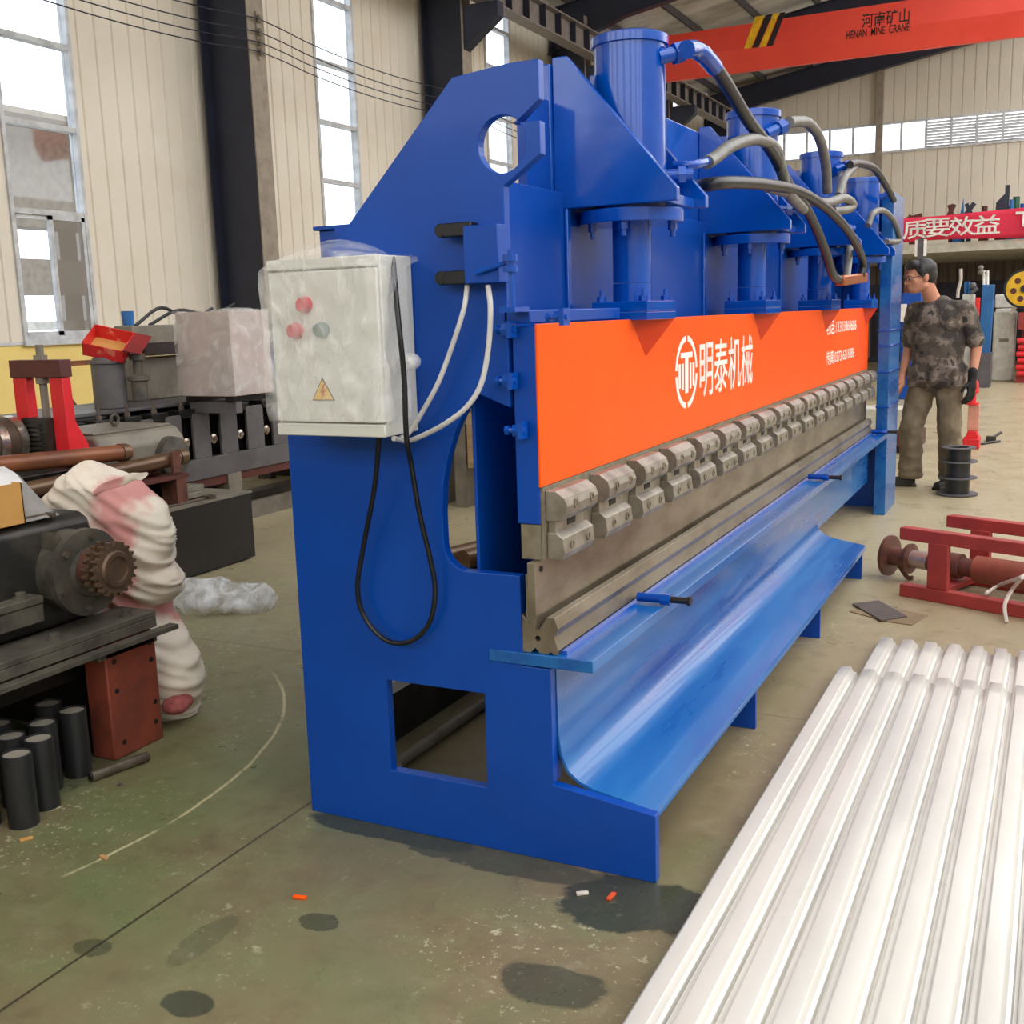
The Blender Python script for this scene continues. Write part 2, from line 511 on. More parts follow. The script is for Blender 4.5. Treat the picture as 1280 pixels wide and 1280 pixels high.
# ================================================================== SETTING
def floor_mat():
    m = bpy.data.materials.new('worn_green_floor')
    m.use_nodes = True
    nt = m.node_tree; N = nt.nodes; L = nt.links
    b = N['Principled BSDF']
    tc = N.new('ShaderNodeTexCoord')
    def noise(sc, det=5, rough=0.6, dist=0.0):
        n = N.new('ShaderNodeTexNoise')
        n.inputs['Scale'].default_value = sc; n.inputs['Detail'].default_value = det
        n.inputs['Roughness'].default_value = rough; n.inputs['Distortion'].default_value = dist
        L.new(tc.outputs['Object'], n.inputs['Vector'])
        return n.outputs['Fac']
    def mr(v, a, bb, c=0.0, d=1.0):
        r = N.new('ShaderNodeMapRange')
        r.inputs['From Min'].default_value = a; r.inputs['From Max'].default_value = bb
        r.inputs['To Min'].default_value = c; r.inputs['To Max'].default_value = d
        L.new(v, r.inputs['Value']); return r.outputs['Result']
    def ma(op, a, bb):
        n = N.new('ShaderNodeMath'); n.operation = op
        for i, x in enumerate((a, bb)):
            if isinstance(x, (int, float)):
                n.inputs[i].default_value = x
            else:
                L.new(x, n.inputs[i])
        return n.outputs[0]
    def mix(f, a, bb):
        n = N.new('ShaderNodeMix'); n.data_type = 'RGBA'
        if isinstance(f, (int, float)): n.inputs['Factor'].default_value = f
        else: L.new(f, n.inputs['Factor'])
        for k, x in (('A', a), ('B', bb)):
            if isinstance(x, tuple): n.inputs[k].default_value = lin(x)
            else: L.new(x, n.inputs[k])
        return n.outputs['Result']
    sx = N.new('ShaderNodeSeparateXYZ'); L.new(tc.outputs['Object'], sx.inputs[0])
    X, Y = sx.outputs['X'], sx.outputs['Y']
    n1 = noise(0.9, 6, 0.62, 0.6)
    n2 = noise(3.2, 6, 0.65, 0.3)
    n3 = noise(26, 4, 0.7)
    n4 = noise(60, 3, 0.7)
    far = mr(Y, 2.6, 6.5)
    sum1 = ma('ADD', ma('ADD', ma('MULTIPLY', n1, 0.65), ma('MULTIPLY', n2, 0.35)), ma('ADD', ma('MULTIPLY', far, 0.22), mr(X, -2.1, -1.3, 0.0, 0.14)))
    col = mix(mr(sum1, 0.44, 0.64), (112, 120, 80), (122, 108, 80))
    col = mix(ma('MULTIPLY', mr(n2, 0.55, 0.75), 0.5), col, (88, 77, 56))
    col = mix(ma('MULTIPLY', far, 0.75), col, (190, 176, 142))  # far floor paler: dust, plus gloss and brighter light painted in
    # pale chips of worn paint
    zone = mr(noise(1.7, 4, 0.65), 0.46, 0.62)
    chips = ma('MULTIPLY', mr(n3, 0.60, 0.66), zone)
    col = mix(ma('MULTIPLY', chips, 0.6), col, (214, 206, 172))
    chips2 = ma('MULTIPLY', mr(n4, 0.63, 0.68), zone)
    col = mix(ma('MULTIPLY', chips2, 0.7), col, (222, 214, 182))
    n6 = noise(9, 6, 0.7, 0.5)
    col = mix(ma('MULTIPLY', mr(n6, 0.52, 0.7), 0.35), col, (84, 76, 54))
    col = mix(ma('MULTIPLY', mr(n6, 0.46, 0.3), 0.3), col, (150, 146, 116))
    # dark oily stains with their own outlines
    def stain(cx, cy, rx, ry, amt):
        dx = ma('DIVIDE', ma('SUBTRACT', X, cx), rx)
        dy = ma('DIVIDE', ma('SUBTRACT', Y, cy), ry)
        d = ma('SQRT', ma('ADD', ma('MULTIPLY', dx, dx), ma('MULTIPLY', dy, dy)), 0)
        d = ma('ADD', d, ma('MULTIPLY', ma('SUBTRACT', n2, 0.5), 1.6))
        return ma('MULTIPLY', mr(d, 1.06, 0.94), amt)
    st = None
    for a in ((-0.84, 2.27, 0.19, 0.13, 0.8), (-0.89, 1.90, 0.13, 0.075, 0.62), (-1.50, 1.90, 0.05, 0.035, 0.6),
              (-1.56, 1.53, 0.06, 0.04, 0.75), (-1.6, 2.36, 0.28, 0.05, 0.75), (-1.2, 2.33, 0.3, 0.06, 0.6),
              (-1.92, 1.6, 0.05, 0.03, 0.5), (-2.95, 2.3, 0.3, 0.4, 0.5),
              (-1.7, 1.75, 0.04, 0.12, 0.3), (0.2, 12.5, 0.25, 0.4, 0.25)):
        s_ = stain(*a)
        st = s_ if st is None else ma('MAXIMUM', st, s_)
    col = mix(st, col, (34, 44, 36))
    # expansion joint and the pale scratched arc
    jt = ma('MULTIPLY', mr(ma('ABSOLUTE', ma('SUBTRACT', X, -1.912), 0), 0.006, 0.003), mr(Y, 2.9, 2.6))
    jt2 = mr(ma('ABSOLUTE', ma('SUBTRACT', Y, 3.62), 0), 0.006, 0.003)
    col = mix(ma('MULTIPLY', ma('MAXIMUM', jt, ma('MULTIPLY', jt2, 0.5)), 0.85), col, (52, 46, 36))
    dx = ma('SUBTRACT', X, -3.746); dy = ma('SUBTRACT', Y, 2.15)
    rr = ma('SQRT', ma('ADD', ma('MULTIPLY', dx, dx), ma('MULTIPLY', dy, dy)), 0)
    rr = ma('ADD', rr, ma('MULTIPLY', ma('SUBTRACT', n2, 0.5), 0.03))
    arc = ma('MULTIPLY', mr(ma('ABSOLUTE', ma('SUBTRACT', rr, 1.536), 0), 0.008, 0.003), ma('MULTIPLY', mr(Y, 1.80, 1.84), mr(Y, 3.4, 3.2)))
    arc = ma('MULTIPLY', arc, mr(noise(7, 3), 0.36, 0.46))
    col = mix(ma('MULTIPLY', arc, ma('MULTIPLY', mr(X, -3.0, -2.9), 0.75)), col, (214, 202, 160))
    L.new(col, b.inputs['Base Color'])
    rgh = mr(n2, 0.35, 0.7, 0.26, 0.5)
    L.new(ma('SUBTRACT', rgh, ma('MULTIPLY', st, 0.12)), b.inputs['Roughness'])
    bp = N.new('ShaderNodeBump'); bp.inputs['Strength'].default_value = 0.15; bp.inputs['Distance'].default_value = 0.004
    L.new(n3, bp.inputs['Height']); L.new(bp.outputs['Normal'], b.inputs['Normal'])
    return m

XL, XR, YN, YF = -10.85, 11.0, -5.0, 37.0
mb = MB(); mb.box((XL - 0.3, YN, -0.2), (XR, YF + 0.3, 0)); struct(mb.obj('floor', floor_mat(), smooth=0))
mb = MB(); mb.box((-90, -40, -0.45), (90, 120, -0.25)); struct(mb.obj('ground', mat('pale_yard_concrete', (206, 204, 198), 0.9), smooth=0))

def ribbed(mb, axis, p, lo, hi, z0, z1, th, sgn, pitch=0.30, gw=0.022, gd=0.022, phase=0.0):
    """vertical sheet with pressed grooves; axis 0: the wall lies on x=p and runs along y; sgn: side the room is on"""
    pts = [(p, lo)]
    g = math.ceil((lo - phase) / pitch) * pitch + phase
    while g < hi - gw:
        if g > lo + gw:
            pts += [(p, g - gw), (p - sgn * gd, g - gw * 0.5), (p - sgn * gd, g + gw * 0.5), (p, g + gw)]
        g += pitch
    pts.append((p, hi))
    pts += [(p - sgn * th, hi), (p - sgn * th, lo)]
    if axis == 1:
        pts = [(b, a) for a, b in pts]
    mb.prism(pts, 2, z0, z1)

# left wall: cream ribbed sheet over a yellow dado, tall windows between the columns
WINY = [(9.02, 10.14), (15.08, 16.22), (21.0, 22.16), (27.0, 28.15), (33.0, 34.1)]
mb = MB()
edges = [YN] + [v for w in WINY for v in w] + [YF]
for i in range(0, len(edges), 2):
    ribbed(mb, 0, XL, edges[i], edges[i + 1], 1.27, 8.36, 0.12, 1, pitch=0.285)
for (a, b) in WINY:
    ribbed(mb, 0, XL, a, b, 7.9, 8.36, 0.12, 1, pitch=0.285)
struct(mb.obj('wall_left', CREAM, smooth=0))
mb = MB(); mb.box((XL - 0.2, YN, 0), (XL, YF, 1.25)); struct(mb.obj('wall_left_dado', YDADO, smooth=0))
mb = MB(); mb.box((XL - 0.05, YN, 1.235), (XL + 0.03, YF, 1.27)); struct(mb.obj('trim_1', FRAMEW, smooth=0))

def tall_window(n, y0, y1, mull, ztop=7.9, detailed=False):
    r = bpy.data.objects.new('window_%d' % n, None); C.objects.link(r)
    r.location = (XL, y0, 1.27); OFF[r.name] = V(r.location); struct(r)
    f = 0.05
    mb = MB()
    mb.box((XL - 0.1, y0, 1.27), (XL + 0.03, y0 + f, ztop)); mb.box((XL - 0.1, y1 - f, 1.27), (XL + 0.03, y1, ztop))
    for z in [1.27 + 0.03] + mull + [ztop - 0.03]:
        mb.box((XL - 0.09, y0 + f, z - 0.032), (XL + 0.02, y1 - f, z + 0.032))
    mb.obj('window_frame', FRAMEW, r, smooth=0)
    zs = [1.30] + mull + [ztop]
    for i in range(len(zs) - 1):
        if i == 0 and detailed:
            continue
        mb = MB(); mb.box((XL - 0.06, y0 + f, zs[i]), (XL - 0.052, y1 - f, zs[i + 1])); mb.obj('pane', GLASS, r, smooth=0)
    if detailed:
        ym = y0 + 0.60
        mb = MB(); z0, z1 = 1.33, mull[0] - 0.03
        for (a, b, xo) in ((y0 + f, ym, -0.02), (ym - 0.06, y1 - f, 0.02)):
            mb.box((XL - 0.03 + xo, a, z0), (XL + xo, a + 0.05, z1)); mb.box((XL - 0.03 + xo, b - 0.05, z0), (XL + xo, b, z1))
            mb.box((XL - 0.03 + xo, a, z0), (XL + xo, b, z0 + 0.05)); mb.box((XL - 0.03 + xo, a, z1 - 0.05), (XL + xo, b, z1))
        s = mb.obj('sliding_sash', FRAMEW, r, smooth=0)
        mb = MB(); mb.box((XL - 0.04, y0 + f, z0), (XL - 0.034, ym, z1)); mb.obj('pane', GLASS, r, smooth=0)
        mb = MB(); mb.box((XL + 0.002, ym, z0), (XL + 0.008, y1 - f, z1)); mb.obj('insect_screen', SCREEN, r, smooth=0)
        mb = MB(); mb.box((XL - 0.05, y0 - 0.03, 1.22), (XL + 0.07, y1 + 0.03, 1.275)); mb.obj('window_sill', FRAMEW, r, smooth=0)
    return r
tall_window(1, *WINY[0], [2.77, 3.77, 4.72, 5.7, 6.7], detailed=True)
tall_window(2, *WINY[1], [2.72, 3.66, 4.58, 5.51, 6.5])
tall_window(3, *WINY[2], [2.72, 3.66, 4.60, 5.51, 6.5, 7.28])
tall_window(4, *WINY[3], [2.72, 3.66, 4.60, 5.51, 6.5, 7.28])
tall_window(5, *WINY[4], [2.72, 3.66, 4.60, 5.51, 6.5, 7.28])

# far wall with a high band of windows and louvres
mb = MB()
ZB0, ZB1 = 6.02, 6.93
ribbed(mb, 1, YF, XL, XR, 0, ZB0, 0.12, -1, pitch=0.33)
ribbed(mb, 1, YF, XL, XR, ZB1, 10.6, 0.12, -1, pitch=0.33)
ribbed(mb, 1, YF, XL, -9.0, ZB0, ZB1, 0.12, -1, pitch=0.33)
struct(mb.obj('wall_back', CREAMF, smooth=0))
r = bpy.data.objects.new('window_6', None); C.objects.link(r); r.location = (-6, YF, ZB0); OFF[r.name] = V(r.location); struct(r)
mb = MB()
mb.box((-9.0, YF - 0.05, ZB0), (XR, YF + 0.08, ZB0 + 0.06)); mb.box((-9.0, YF - 0.05, ZB1 - 0.06), (XR, YF + 0.08, ZB1))
x = -9.0
while x < XR:
    mb.box((x - 0.035, YF - 0.04, ZB0), (x + 0.035, YF + 0.08, ZB1)); x += 0.72
mb.obj('window_frame', FRAMEW, r, smooth=0)
mb = MB(); mb.box((-9, YF + 0.02, ZB0), (-3.95, YF + 0.03, ZB1)); mb.obj('pane', GLASS, r, smooth=0)
mb = MB()
z = ZB0 + 0.07
while z < ZB1 - 0.06:
    mb.bar((-3.95, YF + 0.0, z), (XR, YF + 0.0, z), 0.10, 0.010, up=(0, 0.75, 1)); z += 0.088
mb.obj('louvre', FRAMEW, r, smooth=0)
mb = MB(); mb.box((-5.42, YF - 0.22, 0), (-5.22, YF - 0.0, 9.0)); struct(mb.obj('trim_2', NAVYF, smooth=0))

# roof: pitched sheet, purlins and rafters, skylight gaps and open side shaped for light
def zr(x): return 8.42 + 0.157 * (x - XL)
mb = MB()
strips = [(-6, -1), (1.0, 6), (8, 13), (15, 20.4), (23.4, 29), (32.5, 38)]
for (a, b) in strips:
    mb.prism([(XL - 0.4, zr(XL - 0.4)), (0.6, zr(0.6)), (0.6, zr(0.6) + 0.12), (XL - 0.4, zr(XL - 0.4) + 0.12)], 1, a, b)
for (a, b) in ((-1, 1), (6, 8), (13, 15), (20.4, 23.4), (29, 32.5)):
    mb.prism([(XL - 0.4, zr(XL - 0.4)), (-3.0, zr(-3.0)), (-3.0, zr(-3.0) + 0.12), (XL - 0.4, zr(XL - 0.4) + 0.12)], 1, a, b)
struct(mb.obj('ceiling', INSUL, smooth=0))
COLY = [0.5, 6.5, 12.5, 18.5, 24.3, 30.3, 36.7]
mb = MB()
for y in COLY:
    mb.prism([(XL, zr(XL) - 1.15), (-9, zr(-9) - 0.85), (8, zr(8) - 0.72), (8, zr(8) - 0.2), (XL, zr(XL) - 0.2)], 1, y - 0.01, y + 0.01)
    mb.bar((XL, y, zr(XL) - 0.2), (8, y, zr(8) - 0.2), 0.24, 0.02)
    mb.bar((-9, y, zr(-9) - 0.85), (8, y, zr(8) - 0.72), 0.24, 0.02)
    mb.bar((XL, y, zr(XL) - 1.15), (-9, y, zr(-9) - 0.85), 0.24, 0.02)
struct(mb.obj('trim_3', NAVY, smooth=0))
mb = MB()
x = XL + 0.5
while x < 0.5:
    mb.box((x - 0.03, -5, zr(x) - 0.19), (x + 0.03, 37, zr(x) - 0.01)); x += 1.45
struct(mb.obj('trim_4', ROOFST, smooth=0))

mb = MB(); mb.box((XL, YN - 0.2, 0), (XR, YN, 3.2)); mb.box((XL, YN - 0.2, 6.4), (XR, YN, 12))
x = XL
while x < XR:
    mb.box((x, YN - 0.2, 3.2), (x + 0.5, YN, 6.4)); x += 3.2
struct(mb.obj('wall_front', CREAMF, smooth=0))  # unseen wall behind the camera, high openings shaped for light and reflections
# steel columns of the left wall
for i, y in enumerate(COLY):
    r = root('steel_column', ['dark column left of frame behind the camera', 'dark column left of frame before the first window',
        'dark steel column carrying the thin wires, left of the wrapped cabinets', 'dark steel column behind the peak of the blue end plate',
        'dark steel column just above and left of the nearest cylinder', 'dark steel column near the far corner of the left wall',
        'dark steel column in the far corner of the hall'][i], 'column', (-10.2, y, 0))
    mb = MB(); mb.box((-10.72, y - 0.008, 0), (-9.92, y + 0.008, zr(-10.3) - 0.3)); mb.obj('web', NAVY, r, smooth=0)  # sheltered face: its shade painted as dark navy
    mb = MB(); mb.box((-9.92, y - 0.17, 0), (-9.9, y + 0.17, zr(-9.9) - 0.6)); mb.obj('flange', NAVYF, r, smooth=0)  # lit face of the same column, painted paler
    mb = MB(); mb.box((-10.74, y - 0.17, 0), (-10.72, y + 0.17, zr(-10.3) - 0.6)); mb.obj('flange', NAVY, r, smooth=0)
    mb = MB(); mb.prism([(-9.9, 6.15), (-9.9, 6.9), (-9.2, 6.9), (-9.2, 6.65)], 1, y - 0.12, y + 0.12); mb.obj('corbel', NAVY, r, smooth=0)

# crane runway beam on the corbels
r = root('crane_runway_beam', 'long grey runway beam with red rail and hanging stubs along left wall', 'crane beam', (-9.5, 16, 6.95))
mb = MB()
mb.box((-9.62, -4, 6.9), (-9.32, 36.6, 6.93)); mb.box((-9.62, -4, 7.37), (-9.32, 36.6, 7.40)); mb.box((-9.48, -4, 6.93), (-9.46, 36.6, 7.37))
mb.obj('beam', RUNW, r, smooth=0)
mb = MB(); mb.box((-9.51, -4, 7.40), (-9.43, 36.6, 7.47)); mb.obj('rail', RAILR, r, smooth=0)
y = 14.0
while y < 36:
    mb = MB(); mb.box((-9.46, y - 0.012, 6.93), (-9.33, y + 0.012, 7.37)); mb.obj('stiffener', NAVY, r, smooth=0); y += 0.75

# thin power wires on insulators
mb = MB()
for k, z in enumerate((5.40, 5.24, 5.12, 5.0)):
    pass
mb = None
for k, z in enumerate((5.42, 5.25, 5.12, 5.0)):
    m2 = MB()
    pts = []
    for i in range(len(COLY) - 1):
        for t in range(6):
            u = t / 6
            pts.append((-9.84, COLY[i] + (COLY[i + 1] - COLY[i]) * u, z - 0.16 * 4 * u * (1 - u)))
    m2.tube(pts, 0.008, n=5, sub=2)
    tag(recenter(m2.obj('wire', NAVY, None)), ['topmost', 'second from top', 'third from top', 'lowest'][k] + ' of the four thin wires strung along the left wall columns', 'wire', 'wires along the left wall')
for i in (2, 3):
    r = root('insulator_rack', ['insulator rack holding four wires on the column left of the wrapped cabinets', 'insulator rack holding four wires on the column behind the blue end plate'][i - 2], 'insulator', (-9.88, COLY[i], 4.9))
    mb = MB(); mb.box((-9.9, COLY[i] - 0.02, 4.9), (-9.87, COLY[i] + 0.02, 5.52)); mb.obj('bracket', NAVYF, r)
    for z in (5.42, 5.25, 5.12, 5.0):
        mb = MB(); mb.lathe((-9.84, COLY[i], z - 0.05), (0, 0, 1), [(0, 0.02), (0.02, 0.035), (0.04, 0.02), (0.06, 0.035), (0.1, 0.02)], 10); mb.obj('insulator', GREYM, r)

mb = MB(); mb.box((XR, YN, 0), (XR + 0.2, YF, 6.0)); struct(mb.obj('wall_right', CREAMF, smooth=0))  # unseen wall added to hold back low light from the right, open above
# outside: neighbouring hall seen through the near window
r = root('neighbour_building', 'grey neighbouring hall seen through the left window', 'building', (-21, 20, -0.25))
mb = MB(); mb.box((-21.6, 2, 3.7), (-21.0, 24, 5.9)); mb.box((-21.6, 2, 2.2), (-21.0, 24, 3.0)); mb.obj('wall', mat('grey_render', (150, 140, 130), 0.8), r, smooth=0)
mb = MB(); mb.prism([(-21.0, 5.6), (-19.6, 5.85), (-19.6, 5.97), (-21.0, 5.8)], 1, 2, 24); mb.obj('roof_overhang', mat('brown_soffit', (150, 138, 124), 0.8), r, smooth=0)
mb = MB()
y = 2
while y < 24:
    mb.box((-21.4, y, -0.25), (-21.1, y + 0.25, 3.7)); y += 1.9
mb.obj('post', NAVY, r, smooth=0)
mb = MB(); mb.box((-21.5, 2, 1.4), (-21.1, 24, 1.6)); mb.box((-21.5, 2, -0.25), (-21.1, 24, 0.9)); mb.obj('railing', mat('pale_wall', (214, 212, 208), 0.8), r, smooth=0)
# pale low-rise far outside the second window
r = root('distant_building', 'pale hazy building far outside the second window', 'building', (-60, 80, -0.25))
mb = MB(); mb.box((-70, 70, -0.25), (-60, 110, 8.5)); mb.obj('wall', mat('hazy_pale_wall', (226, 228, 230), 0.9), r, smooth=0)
mb = MB()
for k in range(8):
    mb.box((-60.02, 72 + k * 4.6, 5.0), (-59.9, 74.4 + k * 4.6, 7.0)); mb.box((-60.02, 72 + k * 4.6, 1.6), (-59.9, 74.4 + k * 4.6, 3.6))
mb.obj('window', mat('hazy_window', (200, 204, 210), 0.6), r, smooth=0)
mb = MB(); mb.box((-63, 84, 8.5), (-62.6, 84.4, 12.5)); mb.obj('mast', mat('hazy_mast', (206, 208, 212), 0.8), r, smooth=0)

# red overhead crane girder
YC = 26.0
r = root('overhead_crane', 'red overhead travelling crane girder with yellow and black stripes', 'crane', (-3, YC, 6.7))
mb = MB()
mb.prism([(YC, 7.22), (YC, 7.74), (YC + 0.5, 7.74), (YC + 0.5, 7.22), (YC + 0.38, 6.77), (YC + 0.26, 6.77)], 0, -9.21, 8)
mb.obj('girder', CRANER, r, smooth=0)
mb = MB(); mb.box((-9.75, YC - 1.0, 7.475), (-9.2, YC + 1.5, 7.75)); mb.obj('end_carriage', CRANER, r, smooth=0)
a = lambda px, py: W(px, py, 1, YC - 0.006)
for col, q in ((YELP, ((944, 21), (930, 61), (939, 60), (956, 19))), (BLACKP, ((957, 19), (940, 60), (948, 59), (966, 17))),
               (YELP, ((967, 17), (949, 59), (957, 58), (974, 16))), (BLACKP, ((975, 16), (958, 58), (966, 57), (982, 15)))):
    mb = MB(); mb.face([a(*p) for p in q])
    mb.obj('stripe', col, r, smooth=0)
c = a(1107, 21)
p0, p1 = a(1077, 28), a(1137, 17)
text('lettering', '河南矿山', (p0 + p1) / 2, (1, 0, 0), (0, 0, 1), (p1 - p0).x, 0.30, BLACKP, r, 0.01)
p0, p1 = a(1058, 40), a(1137, 30)
text('lettering', 'HENAN  MINE  CRANE', (p0 + p1) / 2 + V((0, 0, -0.06)), (1, 0, 0), (0, 0, 1), (p1 - p0).x, 0.17, BLACKP, r, 0.015)
# ================================================================== PRESS BRAKE
PB = root('press_brake', 'big blue hydraulic bending press with a long orange front panel and four cylinders', 'press brake', (-1.35, 5.0, 0))
Y0, Y1 = 2.38, 7.86
def arcpts(cx, cz, r, a0, a1, n):
    return [(cx + r * math.cos(math.radians(a0 + (a1 - a0) * i / n)), cz + r * math.sin(math.radians(a0 + (a1 - a0) * i / n))) for i in range(n + 1)]
hole = [(-1.191 + 0.0625 * math.cos(2 * math.pi * i / 40), 1.795 + 0.0655 * math.sin(2 * math.pi * i / 40)) for i in range(40)]
sq = [(-1.593, 0.433), (-1.29, 0.433), (-1.293, 0.172), (-1.593, 0.172)]
outer = [(-1.875, 0), (-0.826, 0), (-0.826, 0.178), (-1.10, 0.213), (-1.10, 0.522), (-1.178, 0.522), (-1.178, 0.757),
         (-1.325, 0.757)] + arcpts(-1.325, 0.826, 0.069, -90, -180, 8)[1:] + \
        [(-1.394, 0.91), (-1.388, 0.98), (-1.372, 1.05), (-1.345, 1.12), (-1.313, 1.175), (-1.292, 1.205), (-1.278, 1.212), (-1.19, 1.178),
         (-1.19, 1.70), (-1.092, 1.765), (-1.092, 1.838), (-1.162, 1.838), (-1.092, 1.885), (-1.092, 1.972), (-1.165, 1.972), (-1.318, 1.958), (-1.872, 1.40)]
far_outer = [(-1.875, 0), (-1.07, 0), (-1.07, 0.522)] + outer[5:]
for k, (ya, yb) in enumerate(((Y0, Y0 + 0.03), (Y1, Y1 + 0.03))):
    mb = MB(); mb.prism(outer if k == 0 else far_outer, 1, ya, yb, holes=[hole, sq])
    mb.obj('end_plate', BLUE, PB, bevel=0.002, smooth=0)
# end flange strip below the table
mb = MB(); mb.box((-1.165, Y0 + 0.031, 0.215), (-1.10, Y0 + 0.06, 0.515)); mb.obj('end_flange', BLUE, PB, bevel=0.002)
# body plate behind the ram
mb = MB(); mb.box((-1.316, Y0 + 0.031, 0.50), (-1.306, Y1 - 0.001, 1.745)); mb.obj('body_plate', BLUE, PB, bevel=0.002)
mb = MB(); mb.box((-1.372, 2.985, 1.70), (-1.335, Y1 - 0.001, 2.10)); mb.obj('upper_body_plate', BLUEC, PB, bevel=0.004)
mb = MB(); mb.box((-1.365, 2.825, 1.70), (-1.34, 2.984, 2.0)); mb.obj('web_plate', BLUE, PB)
mb = MB(); mb.box((-1.70, Y0 + 0.031, 1.60), (-1.372, Y1 - 0.001, 1.64)); mb.box((-1.40, Y0 + 0.031, 0.50), (-1.317, Y1 - 0.001, 0.53))
mb.obj('rear_rib', BLUE, PB)
for k, yy in enumerate((3.01, 4.39, 5.77, 7.15)):
    mb = MB(); mb.box((-1.3055, yy - 0.012, 1.0), (-1.294, yy + 0.012, 1.70)); mb.obj('weld_rib', BLUEC, PB, bevel=0.003)
# oil tank at the back
mb = MB(); mb.box((-2.14, 2.95, 1.30), (-1.40, 3.9, 1.685)); mb.box((-2.154, 2.935, 1.685), (-1.39, 3.93, 1.698)); mb.box((-1.40, 3.0, 1.32), (-1.373, 3.86, 1.60))
mb.obj('oil_tank', BLUE, PB, bevel=0.003)
# low longitudinal tie behind the square hole
mb = MB(); mb.box((-1.99, 2.76, 0.0), (-1.93, Y1, 0.168)); mb.box((-1.93, Y1 - 0.4, 0.0), (-1.80, Y1 - 0.35, 0.16)); mb.obj('rear_tie', DARKM, PB)
mb = MB(); mb.cyl((-1.80, 2.72, 0.02), (-1.80, Y1 - 0.1, 0.02), 0.02); mb.obj('floor_tie', GREYM, PB)
# far front column
mb = MB(); mb.box((-1.06, 7.55, 0), (-0.985, 8.05, 2.10)); mb.obj('front_column', BLUEA, PB, bevel=0.004)  # lighter blue stands in for light reflected from the right
for z in (0.72, 0.95, 1.12, 1.22):
    mb = MB(); mb.box((-1.065, 7.545, z), (-0.978, 8.055, z + 0.014)); mb.obj('column_band', BLUEC, PB, bevel=0.003)
mb = MB(); mb.box((-1.30, 7.60, 0.5), (-1.19, 8.0, 2.12)); mb.obj('column_back', BLUE, PB)
mb = MB(); mb.prism([(-1.30, 1.95), (-1.06, 1.95), (-1.06, 2.10), (-1.3, 2.10)], 1, 7.7, 7.73); mb.obj('column_gusset', BLUE, PB)
mb = MB(); mb.box((-1.19, 7.62, 1.05), (-1.12, 7.95, 1.34)); mb.obj('guide_block', GREYM, PB)

# ram
mb = MB(); mb.box((-1.182, Y0 + 0.006, 0.89), (-1.121, 7.52, 1.372)); mb.obj('ram', BLUE, PB, bevel=0.002)
pan = MB(); pan.box((-1.1205, Y0 + 0.004, 0.983), (-1.115, 7.5, 1.378)); PAN = pan.obj('front_panel', ORANGE, PB, bevel=0.001, smooth=0)
mb = MB(); mb.box((-1.20, Y0 - 0.0, 1.380), (-1.13, 2.985, 1.412)); mb.obj('guide_bar', BLUE, PB, bevel=0.003)
mb = MB(); mb.box((-1.176, Y0 + 0.012, 0.80), (-1.122, 7.5, 0.888)); mb.box((-1.1208, Y0 + 0.012, 0.80), (-1.114, 7.5, 0.982)); mb.obj('tool_carrier', STEELE, PB)
# lettering on the panel
xf_ = -1.1145
text('lettering', '明泰机械', (xf_, 4.085, 1.193), (0, 1, 0), (0, 0, 1), 0.74, 0.20, WHITE, PAN, 0.008, 0.0)
text('lettering', '电话:13303860686', (xf_, 6.52, 1.283), (0, 1, 0), (0, 0, 1), 0.98, 0.080, WHITE, PAN, 0.009, 0.0)
text('lettering', '传真:0373-6218886', (xf_, 6.50, 1.118), (0, 1, 0), (0, 0, 1), 0.90, 0.078, WHITE, PAN, 0.009, 0.0)
# round emblem: broken ring with a T and two short bars
bm = MB()
cy, cz, ry, rz = 3.565, 1.194, 0.122, 0.122
def ringpt(a, k): return V((xf_, cy + ry * k * math.cos(a), cz + rz * k * math.sin(a)))
for (a0, a1) in ((5, 85), (95, 175), (185, 265), (275, 355)):
    for i in range(12):
        u0 = math.radians(a0 + (a1 - a0) * i / 12); u1 = math.radians(a0 + (a1 - a0) * (i + 1) / 12)
        bm.face([ringpt(u0, 0.84), ringpt(u1, 0.84), ringpt(u1, 1), ringpt(u0, 1)])
def rect(y0, y1, z0, z1): bm.face([V((xf_, cy + y0, cz + z0)), V((xf_, cy + y1, cz + z0)), V((xf_, cy + y1, cz + z1)), V((xf_, cy + y0, cz + z1))])
rect(-0.065, 0.065, 0.048, 0.066); rect(-0.018, 0.018, -0.07, 0.048)
rect(-0.088, -0.066, -0.05, 0.03); rect(0.066, 0.088, -0.05, 0.03)
rect(-0.053, -0.033, -0.058, 0.03); rect(0.033, 0.053, -0.058, 0.03)
bm.obj('emblem', WHITE, PAN, smooth=0, recalc=False)

